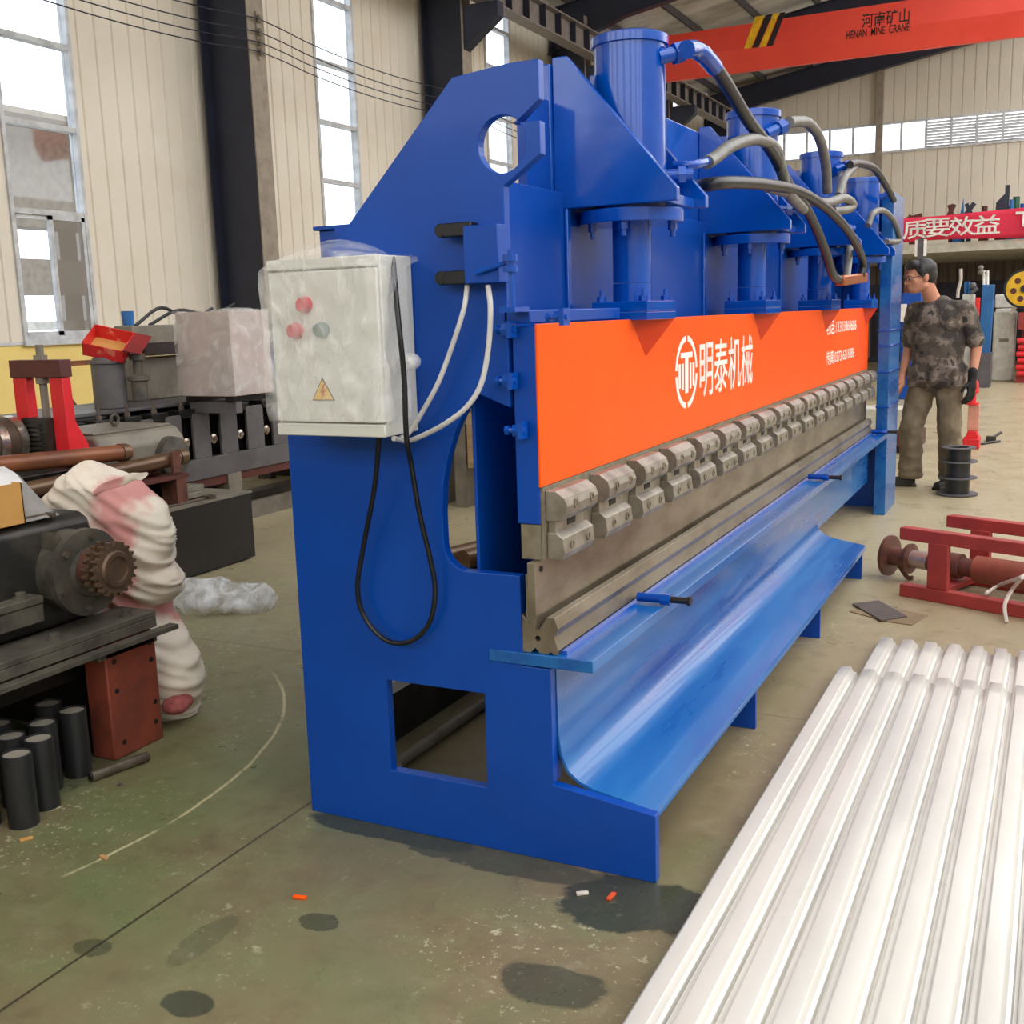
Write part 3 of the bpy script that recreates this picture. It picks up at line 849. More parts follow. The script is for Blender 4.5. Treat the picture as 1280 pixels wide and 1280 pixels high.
# clamps along the ram
NCL = 18
for i in range(NCL):
    ya = 2.405 + 0.29 * i; yb = ya + 0.205
    cl = MB(); cl.box((-1.1135, ya + 0.012, 0.835), (-1.092, yb - 0.012, 0.925)); c_ = cl.obj('clamp', STEELD, PB, bevel=0.002, smooth=0)
    mb = MB(); mb.prism([(-1.1135, 0.972), (-1.085, 0.972), (-1.062, 0.955), (-1.055, 0.935), (-1.058, 0.912), (-1.075, 0.896), (-1.1135, 0.896)], 1, ya, yb)
    mb.obj('upper_jaw', STEELD, c_, bevel=0.002, smooth=0)
    mb = MB(); mb.prism([(-1.1135, 0.866), (-1.088, 0.866), (-1.070, 0.852), (-1.066, 0.815), (-1.074, 0.798), (-1.1135, 0.798)], 1, ya + 0.004, yb - 0.004)
    mb.obj('lower_jaw', STEELD, c_, bevel=0.002, smooth=0)
    if i < 14:
        for (x, yy, z, dx) in ((-1.060, ya + 0.055, 0.935, 1), (-1.060, yb - 0.045, 0.935, 1), (-1.071, ya + 0.055, 0.832, 1), (-1.071, yb - 0.045, 0.832, 1)):
            mb = MB(); mb.lathe((x, yy, z), (1, 0, 0), [(0, 0.012), (0.007, 0.012), (0.0071, 0.007), (0.003, 0.007)], 12); mb.obj('screw', DARKHOLE if z < 0.9 and False else STEELE, c_)
        mb = MB(); mb.box((-1.0925, (ya + yb) / 2 - 0.02, 0.873), (-1.0905, (ya + yb) / 2 + 0.03, 0.889)); mb.obj('slot', DARKHOLE, c_, smooth=0)
# punch blade
mb = MB(); mb.prism([(-1.148, 0.797), (-1.1285, 0.797), (-1.1265, 0.66), (-1.132, 0.625), (-1.138, 0.625), (-1.148, 0.66)], 1, 2.362, 7.52); mb.obj('punch_blade', STEEL, PB, bevel=0.001, smooth=0)
mb = MB(); mb.cyl((-1.127, 2.40, 0.775), (-1.1255, 2.40, 0.775), 0.008, n=12); mb.obj('blade_screw', DARKHOLE, PB)
mb = MB(); mb.box((-1.158, 2.372, 0.64), (-1.149, 2.40, 0.765)); mb.obj('blade_stop', STEELE, PB)
# four way die
zt = 0.559
die = [(-1.182, zt), (-1.155, zt), (-1.143, zt + 0.014), (-1.131, zt), (-1.108, zt), (-1.100, zt + 0.006), (-1.091, zt), (-1.083, zt), (-1.079, zt + 0.012), (-1.090, zt + 0.046),
       (-1.078, zt + 0.068), (-1.088, zt + 0.096), (-1.108, zt + 0.096), (-1.134, zt + 0.060), (-1.178, zt + 0.098), (-1.189, zt + 0.094), (-1.180, zt + 0.05), (-1.189, zt + 0.022)]
dh = [(-1.135 + 0.0075 * math.cos(2 * math.pi * i / 16), zt + 0.038 + 0.0075 * math.sin(2 * math.pi * i / 16)) for i in range(16)]
mb = MB(); mb.prism(die, 1, 2.385, 7.52, holes=[dh]); mb.obj('die_block', STEEL, PB, bevel=0.001, smooth=0)
mb = MB(); mb.box((-1.14, 2.40, zt + 0.03), (-1.13, 2.402, zt + 0.046)); mb.obj('die_bore', DARKHOLE, PB, smooth=0)
# table
mb = MB(); mb.box((-1.272, Y0 - 0.004, 0.526), (-0.983, 7.545, 0.558)); mb.obj('table', BLUEA, PB, bevel=0.002)
mb = MB(); mb.box((-1.0765, Y0 + 0.02, 0.5585), (-1.062, 7.5, 0.568)); mb.obj('die_strip', BLUEC, PB)
# apron: upright sheet bent out into a tray
mb = MB()
prof = [(-1.098, 0.525), (-1.096, 0.34), (-1.088, 0.285), (-1.07, 0.244), (-1.04, 0.220), (-1.0, 0.205), (-0.84, 0.177), (-0.836, 0.172), (-0.836, 0.150), (-0.842, 0.150), (-0.843, 0.168),
        (-1.0, 0.197), (-1.043, 0.212), (-1.076, 0.238), (-1.094, 0.282), (-1.102, 0.34), (-1.104, 0.525)]
mb.prism(prof, 1, Y0 + 0.031, 5.72); mb.obj('apron', BLUEA, PB, smooth=40)
mb = MB(); mb.box((-1.104, 5.72, 0.23), (-1.097, 7.5, 0.525)); mb.obj('apron_end', BLUEA, PB, smooth=0)
for y in (3.47, 4.585, 5.70):
    mb = MB(); mb.prism([(-1.10, 0.0), (-0.848, 0.0), (-0.848, 0.165), (-1.10, 0.195)], 1, y, y + 0.02); mb.obj('foot_gusset', BLUE, PB, bevel=0.002)
# die adjusting bolts
for y in (2.93, 5.38, 7.42):
    b_ = MB(); b_.cyl((-1.066, y, 0.577), (-0.99, y, 0.577), 0.013, n=14); b_ = b_.obj('clamp_bolt', BLUE, PB)
    mb = MB(); mb.cyl((-0.995, y, 0.577), (-0.965, y, 0.577), 0.018, n=6); mb.obj('nut', BLUEC, b_)
    mb = MB(); mb.cyl((-0.965, y, 0.577), (-0.915, y, 0.577), 0.010, n=12); mb.cyl((-0.915, y, 0.577), (-0.905, y, 0.577), 0.014, n=6); mb.obj('stud', BLACK, b_)

# cylinders
CY = [3.155, 4.59, 6.02, 7.38]
CX = -1.155
for k, y in enumerate(CY):
    cb = MB(); cb.lathe((CX, y, 1.66), (0, 0, 1), [(0, 0.104), (0.49, 0.104), (0.491, 0.112), (0.515, 0.112), (0.52, 0.104), (0.522, 0.0)], 48, closed=True)
    cb = cb.obj('cylinder', BLUEC, PB)
    mb = MB(); mb.lathe((CX, y, 1.655), (0, 0, 1), [(0, 0.155), (0.038, 0.155)], 48); mb.obj('collar', BLUEC, cb, bevel=0.002)
    mb = MB(); mb.lathe((CX, y, 1.485), (0, 0, 1), [(0, 0.058), (0.17, 0.058)], 32); mb.lathe((CX, y, 1.43), (0, 0, 1), [(0, 0.0585), (0.053, 0.0585)], 32); mb.obj('piston_rod', BLUEC, cb)
    for (dx, dy) in ((-0.1, -0.06), (0.02, -0.125), (0.11, 0.05)):
        mb = MB(); mb.cyl((CX + dx, y + dy, 1.635), (CX + dx, y + dy, 1.655), 0.014, n=6); mb.cyl((CX + dx, y + dy, 1.615), (CX + dx, y + dy, 1.635), 0.008, n=10); mb.obj('bolt', BLUEC, cb)
    fl = MB(); fl.box((-1.235, y - 0.13, 1.375), (-1.062, y + 0.13, 1.398)); fl.box((-1.235, y - 0.128, 1.400), (-1.062, y + 0.128, 1.43))
    fl = fl.obj('rod_flange', BLUEC, PB, bevel=0.002, smooth=0)
    for (dx, dy) in ((-1.215, y - 0.1), (-1.085, y - 0.1), (-1.085, y + 0.1)):
        mb = MB(); mb.cyl((dx, dy, 1.43), (dx, dy, 1.445), 0.014, n=6); mb.cyl((dx, dy, 1.445), (dx, dy, 1.465), 0.006, n=8); mb.obj('bolt', BLUEC, fl)
    # orange gusset under the flange, darker red standing in for shade
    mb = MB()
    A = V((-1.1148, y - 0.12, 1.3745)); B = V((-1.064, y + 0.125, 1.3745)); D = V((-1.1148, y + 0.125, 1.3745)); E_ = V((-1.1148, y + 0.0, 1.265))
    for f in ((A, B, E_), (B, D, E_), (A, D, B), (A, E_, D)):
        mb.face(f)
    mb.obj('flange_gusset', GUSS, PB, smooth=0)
    # bracket: two triangular cheeks and a base plate
    for yy in (y - 0.155, y + 0.125):
        mb = MB(); mb.prism([(-1.334, 1.70), (-0.965, 1.70), (-0.965, 1.735), (-1.29, 2.118), (-1.334, 2.118)], 1, yy, yy + 0.028)
        mb.obj('bracket_cheek', BLUEC, PB, bevel=0.003, smooth=0)
    mb = MB(); mb.box((-1.334, y - 0.126, 1.70), (-1.0, y + 0.1245, 1.728)); mb.obj('bracket_base', BLUEC, PB, bevel=0.002)
    # pipe fittings
    if k in (0, 1, 2, 3):
        mb = MB()
        (ax_, ay_), (bx_, by_) = (((822, 72), (866, 62)), ((958, 168), (990, 152)), ((1044, 213), (1068, 204)), ((1099, 247), (1116, 242)))[k]
        u0, u1 = W(ax_, ay_, 0, CX + 0.09), W(bx_, by_, 0, -0.985)
        mb.cyl(u0, u1, 0.021, n=14); mb.cyl(u0.lerp(u1, 0.45), u0.lerp(u1, 0.68), 0.031, n=6)
        mb.obj('upper_port', BLUEC, cb)
        mb = MB(); mb.cyl((CX + 0.09, y + 0.03, 1.79), (CX + 0.17, y + 0.06, 1.79), 0.018, n=14); mb.cyl((CX + 0.13, y + 0.045, 1.79), (CX + 0.15, y + 0.053, 1.79), 0.026, n=6)
        mb.obj('lower_port', BLUEC, cb)

def hose(pts, r, m, dx=-0.98, name='hydraulic_hose', lab=None):
    mb = MB(); mb.tube([W(px, py, 0, x) for (px, py, x) in pts], r, n=12, sub=8)
    o = mb.obj(name, m, PB)
    if lab: o['label'] = lab
    return o
hose([(860, 62, -0.985), (868, 62, -0.982), (882, 70, -0.97), (905, 100, -0.96), (935, 150, -0.96), (965, 190, -0.96), (985, 230, -0.96), (1010, 265, -0.96), (1030, 310, -0.96), (1042, 345, -0.97), (1056, 350, -0.98)], 0.021, RUBBER)
hose([(858, 62, -0.985), (868, 62, -0.982), (880, 69, -0.97), (893, 84, -0.965)], 0.026, BLUEC, name='hose_ferrule')
hose([(842, 207, -1.06), (868, 206, -1.0), (892, 199, -0.985)], 0.014, BLUEC, name='hose_ferrule')
hose([(884, 203, -0.987), (894, 197, -0.985), (915, 182, -0.97), (945, 174, -0.96), (968, 184, -0.955), (975, 205, -0.955), (985, 240, -0.955), (1004, 262, -0.96)], 0.021, HOSEG)
hose([(860, 236, -1.14), (884, 231, -1.02), (915, 228, -0.97), (960, 231, -0.95), (1000, 240, -0.945), (1035, 262, -0.94), (1062, 292, -0.94), (1078, 325, -0.95), (1076, 346, -0.96)], 0.021, RUBBER)
hose([(960, 233, -0.97), (1000, 245, -0.96), (1030, 254, -0.955), (1055, 248, -0.95), (1066, 256, -0.95), (1058, 262, -0.955), (1040, 264, -0.96)], 0.022, HOSEG)
hose([(986, 153, -0.99), (996, 152, -0.985), (1010, 154, -0.98), (1024, 172, -0.975), (1032, 205, -0.975), (1034, 240, -0.98)], 0.022, HOSEG)
hose([(1062, 206, -0.99), (1072, 204, -0.985), (1092, 210, -0.98), (1105, 228, -0.97), (1117, 250, -0.97)], 0.020, RUBBER)
hose([(1070, 206, -1.0), (1056, 222, -0.99), (1048, 245, -0.99)], 0.020, HOSEG)
hose([(1085, 282, -1.0), (1092, 266, -0.985), (1105, 264, -0.98), (1118, 278, -0.975), (1124, 300, -0.975), (1108, 302, -1.0)], 0.018, HOSEG)
hose([(1062, 296, -1.0), (1061, 320, -0.99), (1058, 348, -0.975)], 0.020, HOSEG)
mb = MB(); mb.bar(W(1050, 351, 0, -0.97), W(1079, 347, 0, -0.97), 0.05, 0.05); mb.obj('manifold_fitting', COPPER, PB, bevel=0.008)

# limit switch bracket on the end plate
yp = Y0 - 0.002
def onp(px, py, y=yp): return W(px, py, 1, y)
p0, p1 = onp(594, 355), onp(634, 281)
ls = MB(); ls.box((p0.x, Y0 - 0.055, p0.z), (p1.x, Y0 - 0.001, p1.z)); ls = ls.obj('switch_bracket', BLUE, PB, bevel=0.002)
for py in (286, 346):
    q = onp(594, py, Y0 - 0.03)
    mb = MB(); mb.box((q.x - 0.075, q.y - 0.022, q.z - 0.016), (q.x, q.y + 0.02, q.z + 0.016)); mb.lathe((q.x - 0.085, q.y - 0.02, q.z), (0, 1, 0), [(0, 0.017), (0.03, 0.017)], 14)
    mb.obj('limit_switch', BLACK, ls, bevel=0.003)
mb = MB(); mb.cyl(onp(594, 341, Y0 - 0.065), onp(636, 327, Y0 - 0.065), 0.006, n=8); mb.cyl(onp(638, 312, Y0 - 0.065), onp(641, 384, Y0 - 0.065), 0.008, n=8)
q = onp(638, 328, Y0 - 0.065); mb.lathe(q + V((0, 0, -0.022)), (0, 0, 1), [(0, 0.018), (0.014, 0.018), (0.0141, 0.012), (0.024, 0.012), (0.0241, 0.018), (0.04, 0.018)], 10)
q = onp(641, 386, Y0 - 0.05); mb.box((q.x - 0.02, q.y - 0.03, q.z - 0.008), (q.x + 0.02, Y0, q.z + 0.004)); mb.obj('stop_rod', BLUEC, PB)
for (px, py) in ((634, 412), (636, 476), (648, 538), (700, 396)):
    q = onp(px, py, Y0 - 0.02)
    mb = MB(); mb.cyl((q.x - 0.03, q.y, q.z), (q.x + 0.02, q.y, q.z), 0.007, n=10); mb.cyl((q.x - 0.012, q.y, q.z), (q.x + 0.004, q.y, q.z), 0.016, n=6); mb.cyl((q.x - 0.034, q.y, q.z), (q.x - 0.024, q.y, q.z), 0.012, n=6)
    mb.box((q.x + 0.004, q.y - 0.016, q.z - 0.02), (q.x + 0.016, Y0, q.z + 0.02))
    mb.obj('adjusting_bolt', BLUEC, PB)

# control box
bx0, bx1, bz0, bz1, by = -1.778, -1.452, 1.117, 1.552, 2.222
CB = MB(); CB.box((bx0, by + 0.014, bz0), (bx1, Y0 - 0.001, bz1)); CB = CB.obj('control_box', BOXG, PB, bevel=0.004)
mb = MB(); mb.box((bx0 + 0.002, by, bz0 + 0.035), (bx1 - 0.002, by + 0.012, bz1 - 0.03)); mb.obj('door', BOXG, CB, bevel=0.004)
mb = MB(); mb.box((bx0, by - 0.001, bz1 - 0.026), (bx1, by + 0.013, bz1)); mb.obj('top_trim', BOXG, CB, bevel=0.003)
mb = MB(); mb.box((bx0, by - 0.001, bz0), (bx1, by + 0.013, bz0 + 0.031)); mb.obj('bottom_trim', BOXG, CB, bevel=0.003)
for (x, z, m) in ((-1.664, 1.441, REDB), (-1.697, 1.378, REDB), (-1.618, 1.378, GREENB)):
    mb = MB(); mb.lathe((x, by, z), (0, -1, 0), [(0, 0.020), (0.006, 0.020), (0.0065, 0.0165), (0.022, 0.0165), (0.024, 0.014), (0.024, 0)], 24); mb.obj('push_button', m, CB)
mb = MB(); tri = lambda k, y: [V((-1.628 + 0.034 * k * s, y, 1.225 + z * k)) for s, z in ((-1, -0.019), (1, -0.019), (0, 0.038))]
mb.prism([(v.x, v.z) for v in tri(1, 0)], 1, by - 0.0015, by - 0.0002); ws = mb.obj('warning_sign', BLACK, CB, smooth=0)
mb = MB(); mb.prism([(v.x, v.z) for v in tri(0.86, 0)], 1, by - 0.003, by - 0.0016); mb.obj('sign_face', YELL, ws, smooth=0) if False else mb.obj('sign_face', YELL, CB, smooth=0)
mb = MB(); yy = by - 0.0035
mb.prism([(-1.624, 1.247), (-1.634, 1.226), (-1.628, 1.226), (-1.633, 1.210), (-1.620, 1.231), (-1.626, 1.231), (-1.620, 1.247)], 1, yy - 0.001, yy); mb.obj('sign_bolt', mat('sign_red', (210, 60, 30), 0.5), CB, smooth=0)
# stretch film round the box: a loose crumpled skin
mb = MB()
nx, nz = 44, 60
def fp(u, v):
    # u 0..1 across front then round the right side, v 0..1 up
    un = u
    L0 = (bx1 - bx0); L1 = 0.10
    s = un * (L0 + L1)
    top = bz1 + 0.045 * math.sin(math.pi * min(1, s / (L0 * 0.98))) ** 0.8
    z = bz0 + 0.04 + (top - bz0 - 0.04) * v
    if s < L0:
        p = V((bx0 + 0.004 + s, by - 0.012, z)); nrm = V((0, -1, 0))
    else:
        p = V((bx1 + 0.008, by + (s - L0), z)); nrm = V((1, 0, 0))
    n1 = mnoise.noise(V((p.x * 9, p.y * 9, p.z * 5))) * 0.010 + mnoise.noise(V((p.x * 30 + p.z * 14, 3.1, p.z * 22))) * 0.006 + abs(mnoise.noise(V((p.x * 14 - p.z * 10, 7.7, p.z * 8)))) * 0.012
    p = p + nrm * (n1 + (0.024 if s < L0 else 0.008))
    if v > 0.93:
        p.y += (v - 0.93) / 0.07 * 0.10
    return p
grid = [[mb.bm.verts.new(fp(i / nx, j / nz)) for j in range(nz + 1)] for i in range(nx + 1)]
for i in range(nx):
    for j in range(nz):
        mb.bm.faces.new((grid[i][j], grid[i + 1][j], grid[i + 1][j + 1], grid[i][j + 1]))
mb.obj('stretch_film', FILM, CB, smooth=180)
mb = MB()
for k in range(5):
    pass
mb.ball(W(512, 452, 1, Y0 - 0.09), (0.028, 0.03, 0.022)); o = mb.obj('film_tail', FILM2, CB, remesh=0)

def cable(pts, r, m, y=Y0 - 0.05, name='cable'):
    mb = MB(); mb.tube([W(px, py, 1, y if len(q) == 0 else q[0]) for (px, py, *q) in pts], r, n=10, sub=8); return mb.obj(name, m, PB)
cable([(584, 357, 2.35), (580, 385), (566, 430), (548, 478), (528, 515), (512, 540), (500, 548, 2.30)], 0.0062, WHITEC)
cable([(610, 357, 2.34), (613, 385), (611, 430), (602, 478), (584, 508), (556, 530), (525, 546), (508, 551), (492, 548, 2.26)], 0.0066, WHITEC)
cable([(491, 322, 2.30), (498, 400, 2.25), (505, 470, 2.25), (508, 545, 2.25), (514, 580, 2.30), (524, 640, 2.33), (538, 700, 2.345), (544, 740, 2.35), (536, 780, 2.35), (512, 802, 2.35), (482, 800, 2.35),
       (456, 772, 2.35), (447, 735, 2.345), (455, 680, 2.34), (468, 610, 2.31), (474, 546, 2.27)], 0.0068, BLACK)
# ================================================================== LEFT SIDE
# --- old gear unit on its bed, nearest left
G = root('gear_unit', 'black oily gear unit with a toothed sprocket on a rail bed with red-brown end block', 'machine', (-3.1, 2.0, 0))
mb = MB(); mb.prism([(-3.7, 0.45), (-2.86, 0.45), (-2.86, 0.72), (-2.875, 0.78), (-2.91, 0.802), (-3.7, 0.802)], 1, 0.6, 2.575); mb.obj('housing', DARKM, G, bevel=0.015)
mb = MB(); mb.lathe((-2.87, 2.46, 0.625), (1, 0, 0), [(0, 0.135), (0.07, 0.13), (0.075, 0.142), (0.10, 0.142), (0.102, 0.08), (0.118, 0.075), (0.118, 0.0)], 40); fl = mb.obj('bearing_flange', DARKD, G)
for k in range(6):
    a = math.radians(20 + 60 * k)
    mb = MB(); c = V((-2.77, 2.46 + 0.118 * math.cos(a), 0.625 + 0.118 * math.sin(a))); mb.cyl(c, c + V((0.012, 0, 0)), 0.011, n=6); mb.obj('bolt', ROD, fl)
mb = MB(); mb.prism([(2.34, 0.56), (2.38, 0.56), (2.40, 0.74), (2.37, 0.77)], 0, -2.87, -2.80); mb.obj('web_rib', DARKD, G)
mb = MB(); mb.lathe((-2.77, 2.455, 0.64), (1, 0, 0), [(0, 0.062), (0.05, 0.06), (0.062, 0.05), (0.10, 0.05)], 28); mb.obj('hub', PRIMERD, G)
mb = MB()
nt_ = 20
pl = []
for i in range(nt_):
    for (da, r_) in ((0.0, 0.075), (0.22, 0.076), (0.36, 0.089), (0.62, 0.089), (0.80, 0.076)):
        a = 2 * math.pi * (i + da) / nt_
        pl.append((2.455 + r_ * math.cos(a), 0.645 + r_ * math.sin(a)))
mb.prism(pl, 0, -2.665, -2.645)
mb.prism([(y_, z_) for (y_, z_) in pl], 0, -2.705, -2.685)
mb.lathe((-2.705, 2.455, 0.645), (1, 0, 0), [(0, 0.060), (0.062, 0.060), (0.070, 0.055), (0.070, 0.042), (0.062, 0.040), (0.062, 0.0)], 32)
mb.obj('sprocket', mat('oily_brown_steel', (110, 88, 70), 0.42, 0.4, c2=(78, 64, 54), scale=12), G, smooth=30)
# rails of the bed
mb = MB(); mb.box((-2.86, 0.6, 0.43), (-2.70, 2.66, 0.452)); mb.box((-2.725, 0.6, 0.395), (-2.70, 2.66, 0.43)); mb.obj('upper_rail', DARKD, G, bevel=0.003)
mb = MB(); mb.box((-2.98, 0.6, 0.56), (-2.80, 2.30, 0.585)); mb.box((-2.83, 0.6, 0.50), (-2.805, 2.30, 0.56)); mb.obj('foot_flange', DARKD, G, bevel=0.004)
for (x, y, z) in ((-2.83, 2.02, 0.585), (-2.83, 2.24, 0.585), (-2.75, 2.58, 0.452), (-2.75, 2.28, 0.452), (-2.83, 1.85, 0.585)):
    mb = MB(); mb.cyl((x, y, z), (x, y, z + 0.006), 0.024, n=18); mb.cyl((x, y, z + 0.006), (x, y, z + 0.02), 0.016, n=6); mb.obj('bolt', DARKD, G)
mb = MB(); mb.box((-2.70, 0.6, 0.375), (-2.66, 2.72, 0.392)); mb.obj('lower_rail', DARKD, G, bevel=0.002)
mb = MB(); mb.box((-2.80, 2.425, 0.0), (-2.70, 2.645, 0.39)); eb = mb.obj('end_block', RUST, G, bevel=0.006)
for (y, z) in ((2.46, 0.33), (2.62, 0.35), (2.46, 0.23), (2.62, 0.29), (2.615, 0.07), (2.47, 0.05), (2.62, 0.14)):
    mb = MB(); mb.cyl((-2.7005, y, z), (-2.6985, y, z), 0.009, n=14); mb.obj('bolt_hole', DARKHOLE, eb)
mb = MB(); mb.box((-2.86, 2.40, 0.345), (-2.70, 2.655, 0.374)); mb.obj('top_plate', DARKD, G, bevel=0.003)
mb = MB(); mb.box((-3.65, 0.6, 0.0), (-3.55, 2.6, 0.45)); mb.box((-3.6, 2.57, 0.0), (-2.80, 2.60, 0.43)); mb.obj('bed_plate', BOXB, G)
mb = MB(); mb.box((-2.93, 0.65, 0.25), (-2.88, 2.58, 0.43)); mb.obj('bed_beam', BOXB, G)

# carton and papers on the housing
k0 = root('cardboard_box', 'small open brown cardboard box on top of the black gear unit', 'box', (-2.98, 2.22, 0.802))
mb = MB(); mb.box((-3.10, 2.06, 0.803), (-2.875, 2.325, 0.806)); mb.box((-2.879, 2.06, 0.803), (-2.875, 2.325, 0.935)); mb.box((-3.10, 2.321, 0.803), (-2.875, 2.325, 0.935)); mb.box((-3.10, 2.06, 0.803), (-2.875, 2.064, 0.935)); mb.box((-3.104, 2.06, 0.803), (-3.10, 2.325, 0.935))
mb.obj('carton', CARD, k0, smooth=0)
mb = MB()
pts = [(-3.06, 0.93), (-3.02, 0.965), (-2.97, 0.972), (-2.93, 0.95), (-2.89, 0.88), (-2.84, 0.81)]
def sheetstrip(pts, y0, y1, th=0.0015):
    m = MB(); up = [(x, z + th) for x, z in pts]; m.prism(pts + up[::-1], 1, y0, y1); return m
pp = sheetstrip([(-3.12, 0.938), (-3.06, 0.965), (-2.99, 0.975), (-2.94, 0.955), (-2.91, 0.925)], 2.08, 2.36); o = tag(recenter(pp.obj('paper_sheet', PAPER)), 'white curled paper sheet lying over the open carton', 'paper')
pp = sheetstrip([(-3.10, 0.945), (-3.05, 0.93), (-2.99, 0.88), (-2.93, 0.83), (-2.88, 0.806)], 2.33, 2.46); tag(recenter(pp.obj('paper_sheet', mat('grey_printed_paper', (150, 146, 140), 0.7))), 'grey printed sheet sloping down behind the carton on the gear unit', 'paper')
t_ = root('hand_tool', 'dark steel bar tool lying on top of the black gear unit', 'tool', (-2.9, 2.4, 0.803))
mb = MB(); mb.cyl((-2.90, 2.29, 0.812), (-2.90, 2.46, 0.812), 0.008, n=10); mb.obj('shank', ROD, t_)
mb = MB(); mb.cyl((-2.94, 2.43, 0.812), (-2.87, 2.43, 0.812), 0.009, n=10); mb.lathe((-2.94, 2.43, 0.803), (0, 0, 1), [(0, 0.016), (0.018, 0.016)], 14); mb.obj('handle', ROD, t_)

# black tubes standing under the bed
tubes = [(-2.600, 1.985, 'tallest black steel tube at the front of the standing cluster under the gear unit'),
         (-2.640, 2.095, 'black tube standing right behind the front tube of the cluster'),
         (-2.735, 2.075, 'black tube with bright rim just left behind the two front tubes'),
         (-2.735, 2.19, 'shaded black tube between the front tubes and the one by the red-brown block'),
         (-2.735, 2.305, 'black tube standing alone nearest the red-brown end block'),
         (-2.70, 1.935, 'black tube cut by the left photo edge beside the front tube'),
         (-2.86, 2.13, 'dim black tube deep under the bed behind the bright rimmed tube'),
         (-2.86, 2.32, 'dim black tube deep under the bed behind the tube by the end block')]
t0 = None
for i, (x, y, lb) in enumerate(tubes):
    if t0 is None:
        t0 = root('steel_tube', lb, 'tube', (x, y, 0), group='black tubes standing on the floor')
        mb = MB(); mb.lathe((x, y, 0), (0, 0, 1), [(0, 0.042), (0.215, 0.042), (0.2165, 0.040), (0.2165, 0.0375), (0.02, 0.0375), (0.02, 0)], 32); w = mb.obj('tube_wall', TUBEB, t0)
        mb = MB(); mb.lathe((x, y, 0.207), (0, 0, 1), [(0, 0.037), (0.004, 0.037)], 24); p = mb.obj('end_disc', TUBEI, t0)
    else:
        r = t0.copy(); C.objects.link(r); r.location = (x, y, 0); r['label'] = lb
        for ch in list(t0.children):
            c = ch.copy(); C.objects.link(c); c.parent = r
rd = root('steel_rod', 'short grey steel rod lying on the floor before the red-brown block', 'rod', (-2.62, 2.38, 0))
mb = MB(); mb.cyl((-2.645, 2.275, 0.017), (-2.60, 2.47, 0.017), 0.016, n=20); mb.obj('shank', ROD, rd, bevel=0.002)
mb = MB(); mb.cyl((-2.6465, 2.269, 0.017), (-2.6453, 2.274, 0.017), 0.012, n=16); mb.obj('bore', DARKHOLE, rd)

# --- woven sack
def blob(name, parts, material, parent=None, vox=0.012, sm=4, disp=0.0, dscale=6):
    mb = MB()
    for p in parts:
        if len(p) == 2: mb.ball(p[0], p[1])
        elif len(p) == 3: mb.ball(p[0], p[1], rot=p[2])
        else: mb.caps(p[0], p[1], p[2], p[3])
    o = mb.obj(name, material, parent, smooth=180, remesh=vox, sm=sm)
    if disp:
        t = bpy.data.textures.new(name + '_folds', 'CLOUDS'); t.noise_scale = 1.0 / dscale; t.noise_depth = 3
        d = o.modifiers.new('folds', 'DISPLACE'); d.texture = t; d.strength = disp; d.mid_level = 0.5; d.texture_coords = 'LOCAL'
    return o
R3 = lambda ax, d: Matrix.Rotation(math.radians(d), 3, ax)
sk = root('woven_sack', 'tall slumped white woven sack with pink stripes behind the gear unit', 'sack', (-2.95, 2.85, 0))
def sq_(px, py, y=2.78): return W(px, py, 1, y)
rows = [(576, 106, 113), (583, 100, 124), (592, 92, 142), (604, 82, 158), (616, 72, 178), (632, 63, 197), (650, 58, 208), (670, 60, 213), (690, 78, 211), (702, 92, 206), (718, 100, 219), (732, 108, 216),
        (748, 112, 206), (760, 118, 201), (772, 122, 206), (792, 128, 224), (815, 138, 238), (840, 150, 243), (862, 165, 240), (880, 182, 240), (890, 196, 236), (896, 206, 228)]
mb = MB(); NS = 80; rings = []
# refine rows
fine = []
for r0, r1 in zip(rows, rows[1:]):
    for t in range(7):
        fine.append(tuple(r0[i] + (r1[i] - r0[i]) * t / 7 for i in range(3)))
fine.append(rows[-1])
for (py, l, r_) in fine:
    A, B = W(l, py, 1, 2.83), W(r_, py, 1, 2.83)
    c = (A + B) / 2; hw = (B - A).length / 2; hd = min(0.13, hw * 0.85)
    ring = []
    for k in range(NS):
        th = 2 * math.pi * k / NS
        p = c + V((hw * math.cos(th), hd * math.sin(th), 0))
        # creases run across the cloth, dipping towards the right
        u = p.z * 1.0 + (p.x + 2.95) * 0.55
        f = (0.35 - abs(mnoise.noise(V((p.x * 4.0, u * 26, p.y * 3))))) * 0.045 + (0.35 - abs(mnoise.noise(V((p.x * 6 + 3, u * 14 + p.y, 1.7))))) * 0.040 + mnoise.noise(V((p.x * 9, p.y * 9, p.z * 11))) * 0.014
        p += V((math.cos(th), math.sin(th), 0)) * (f - 0.008)
        ring.append(mb.bm.verts.new(p))
    rings.append(ring)
for r0, r1 in zip(rings, rings[1:]):
    for k in range(NS):
        j = (k + 1) % NS
        mb.bm.faces.new((r0[k], r0[j], r1[j], r1[k]))
mb.bm.faces.new(rings[0][::-1]); mb.bm.faces.new(rings[-1])
mb.obj('sack_cloth', SACK, sk, smooth=180)
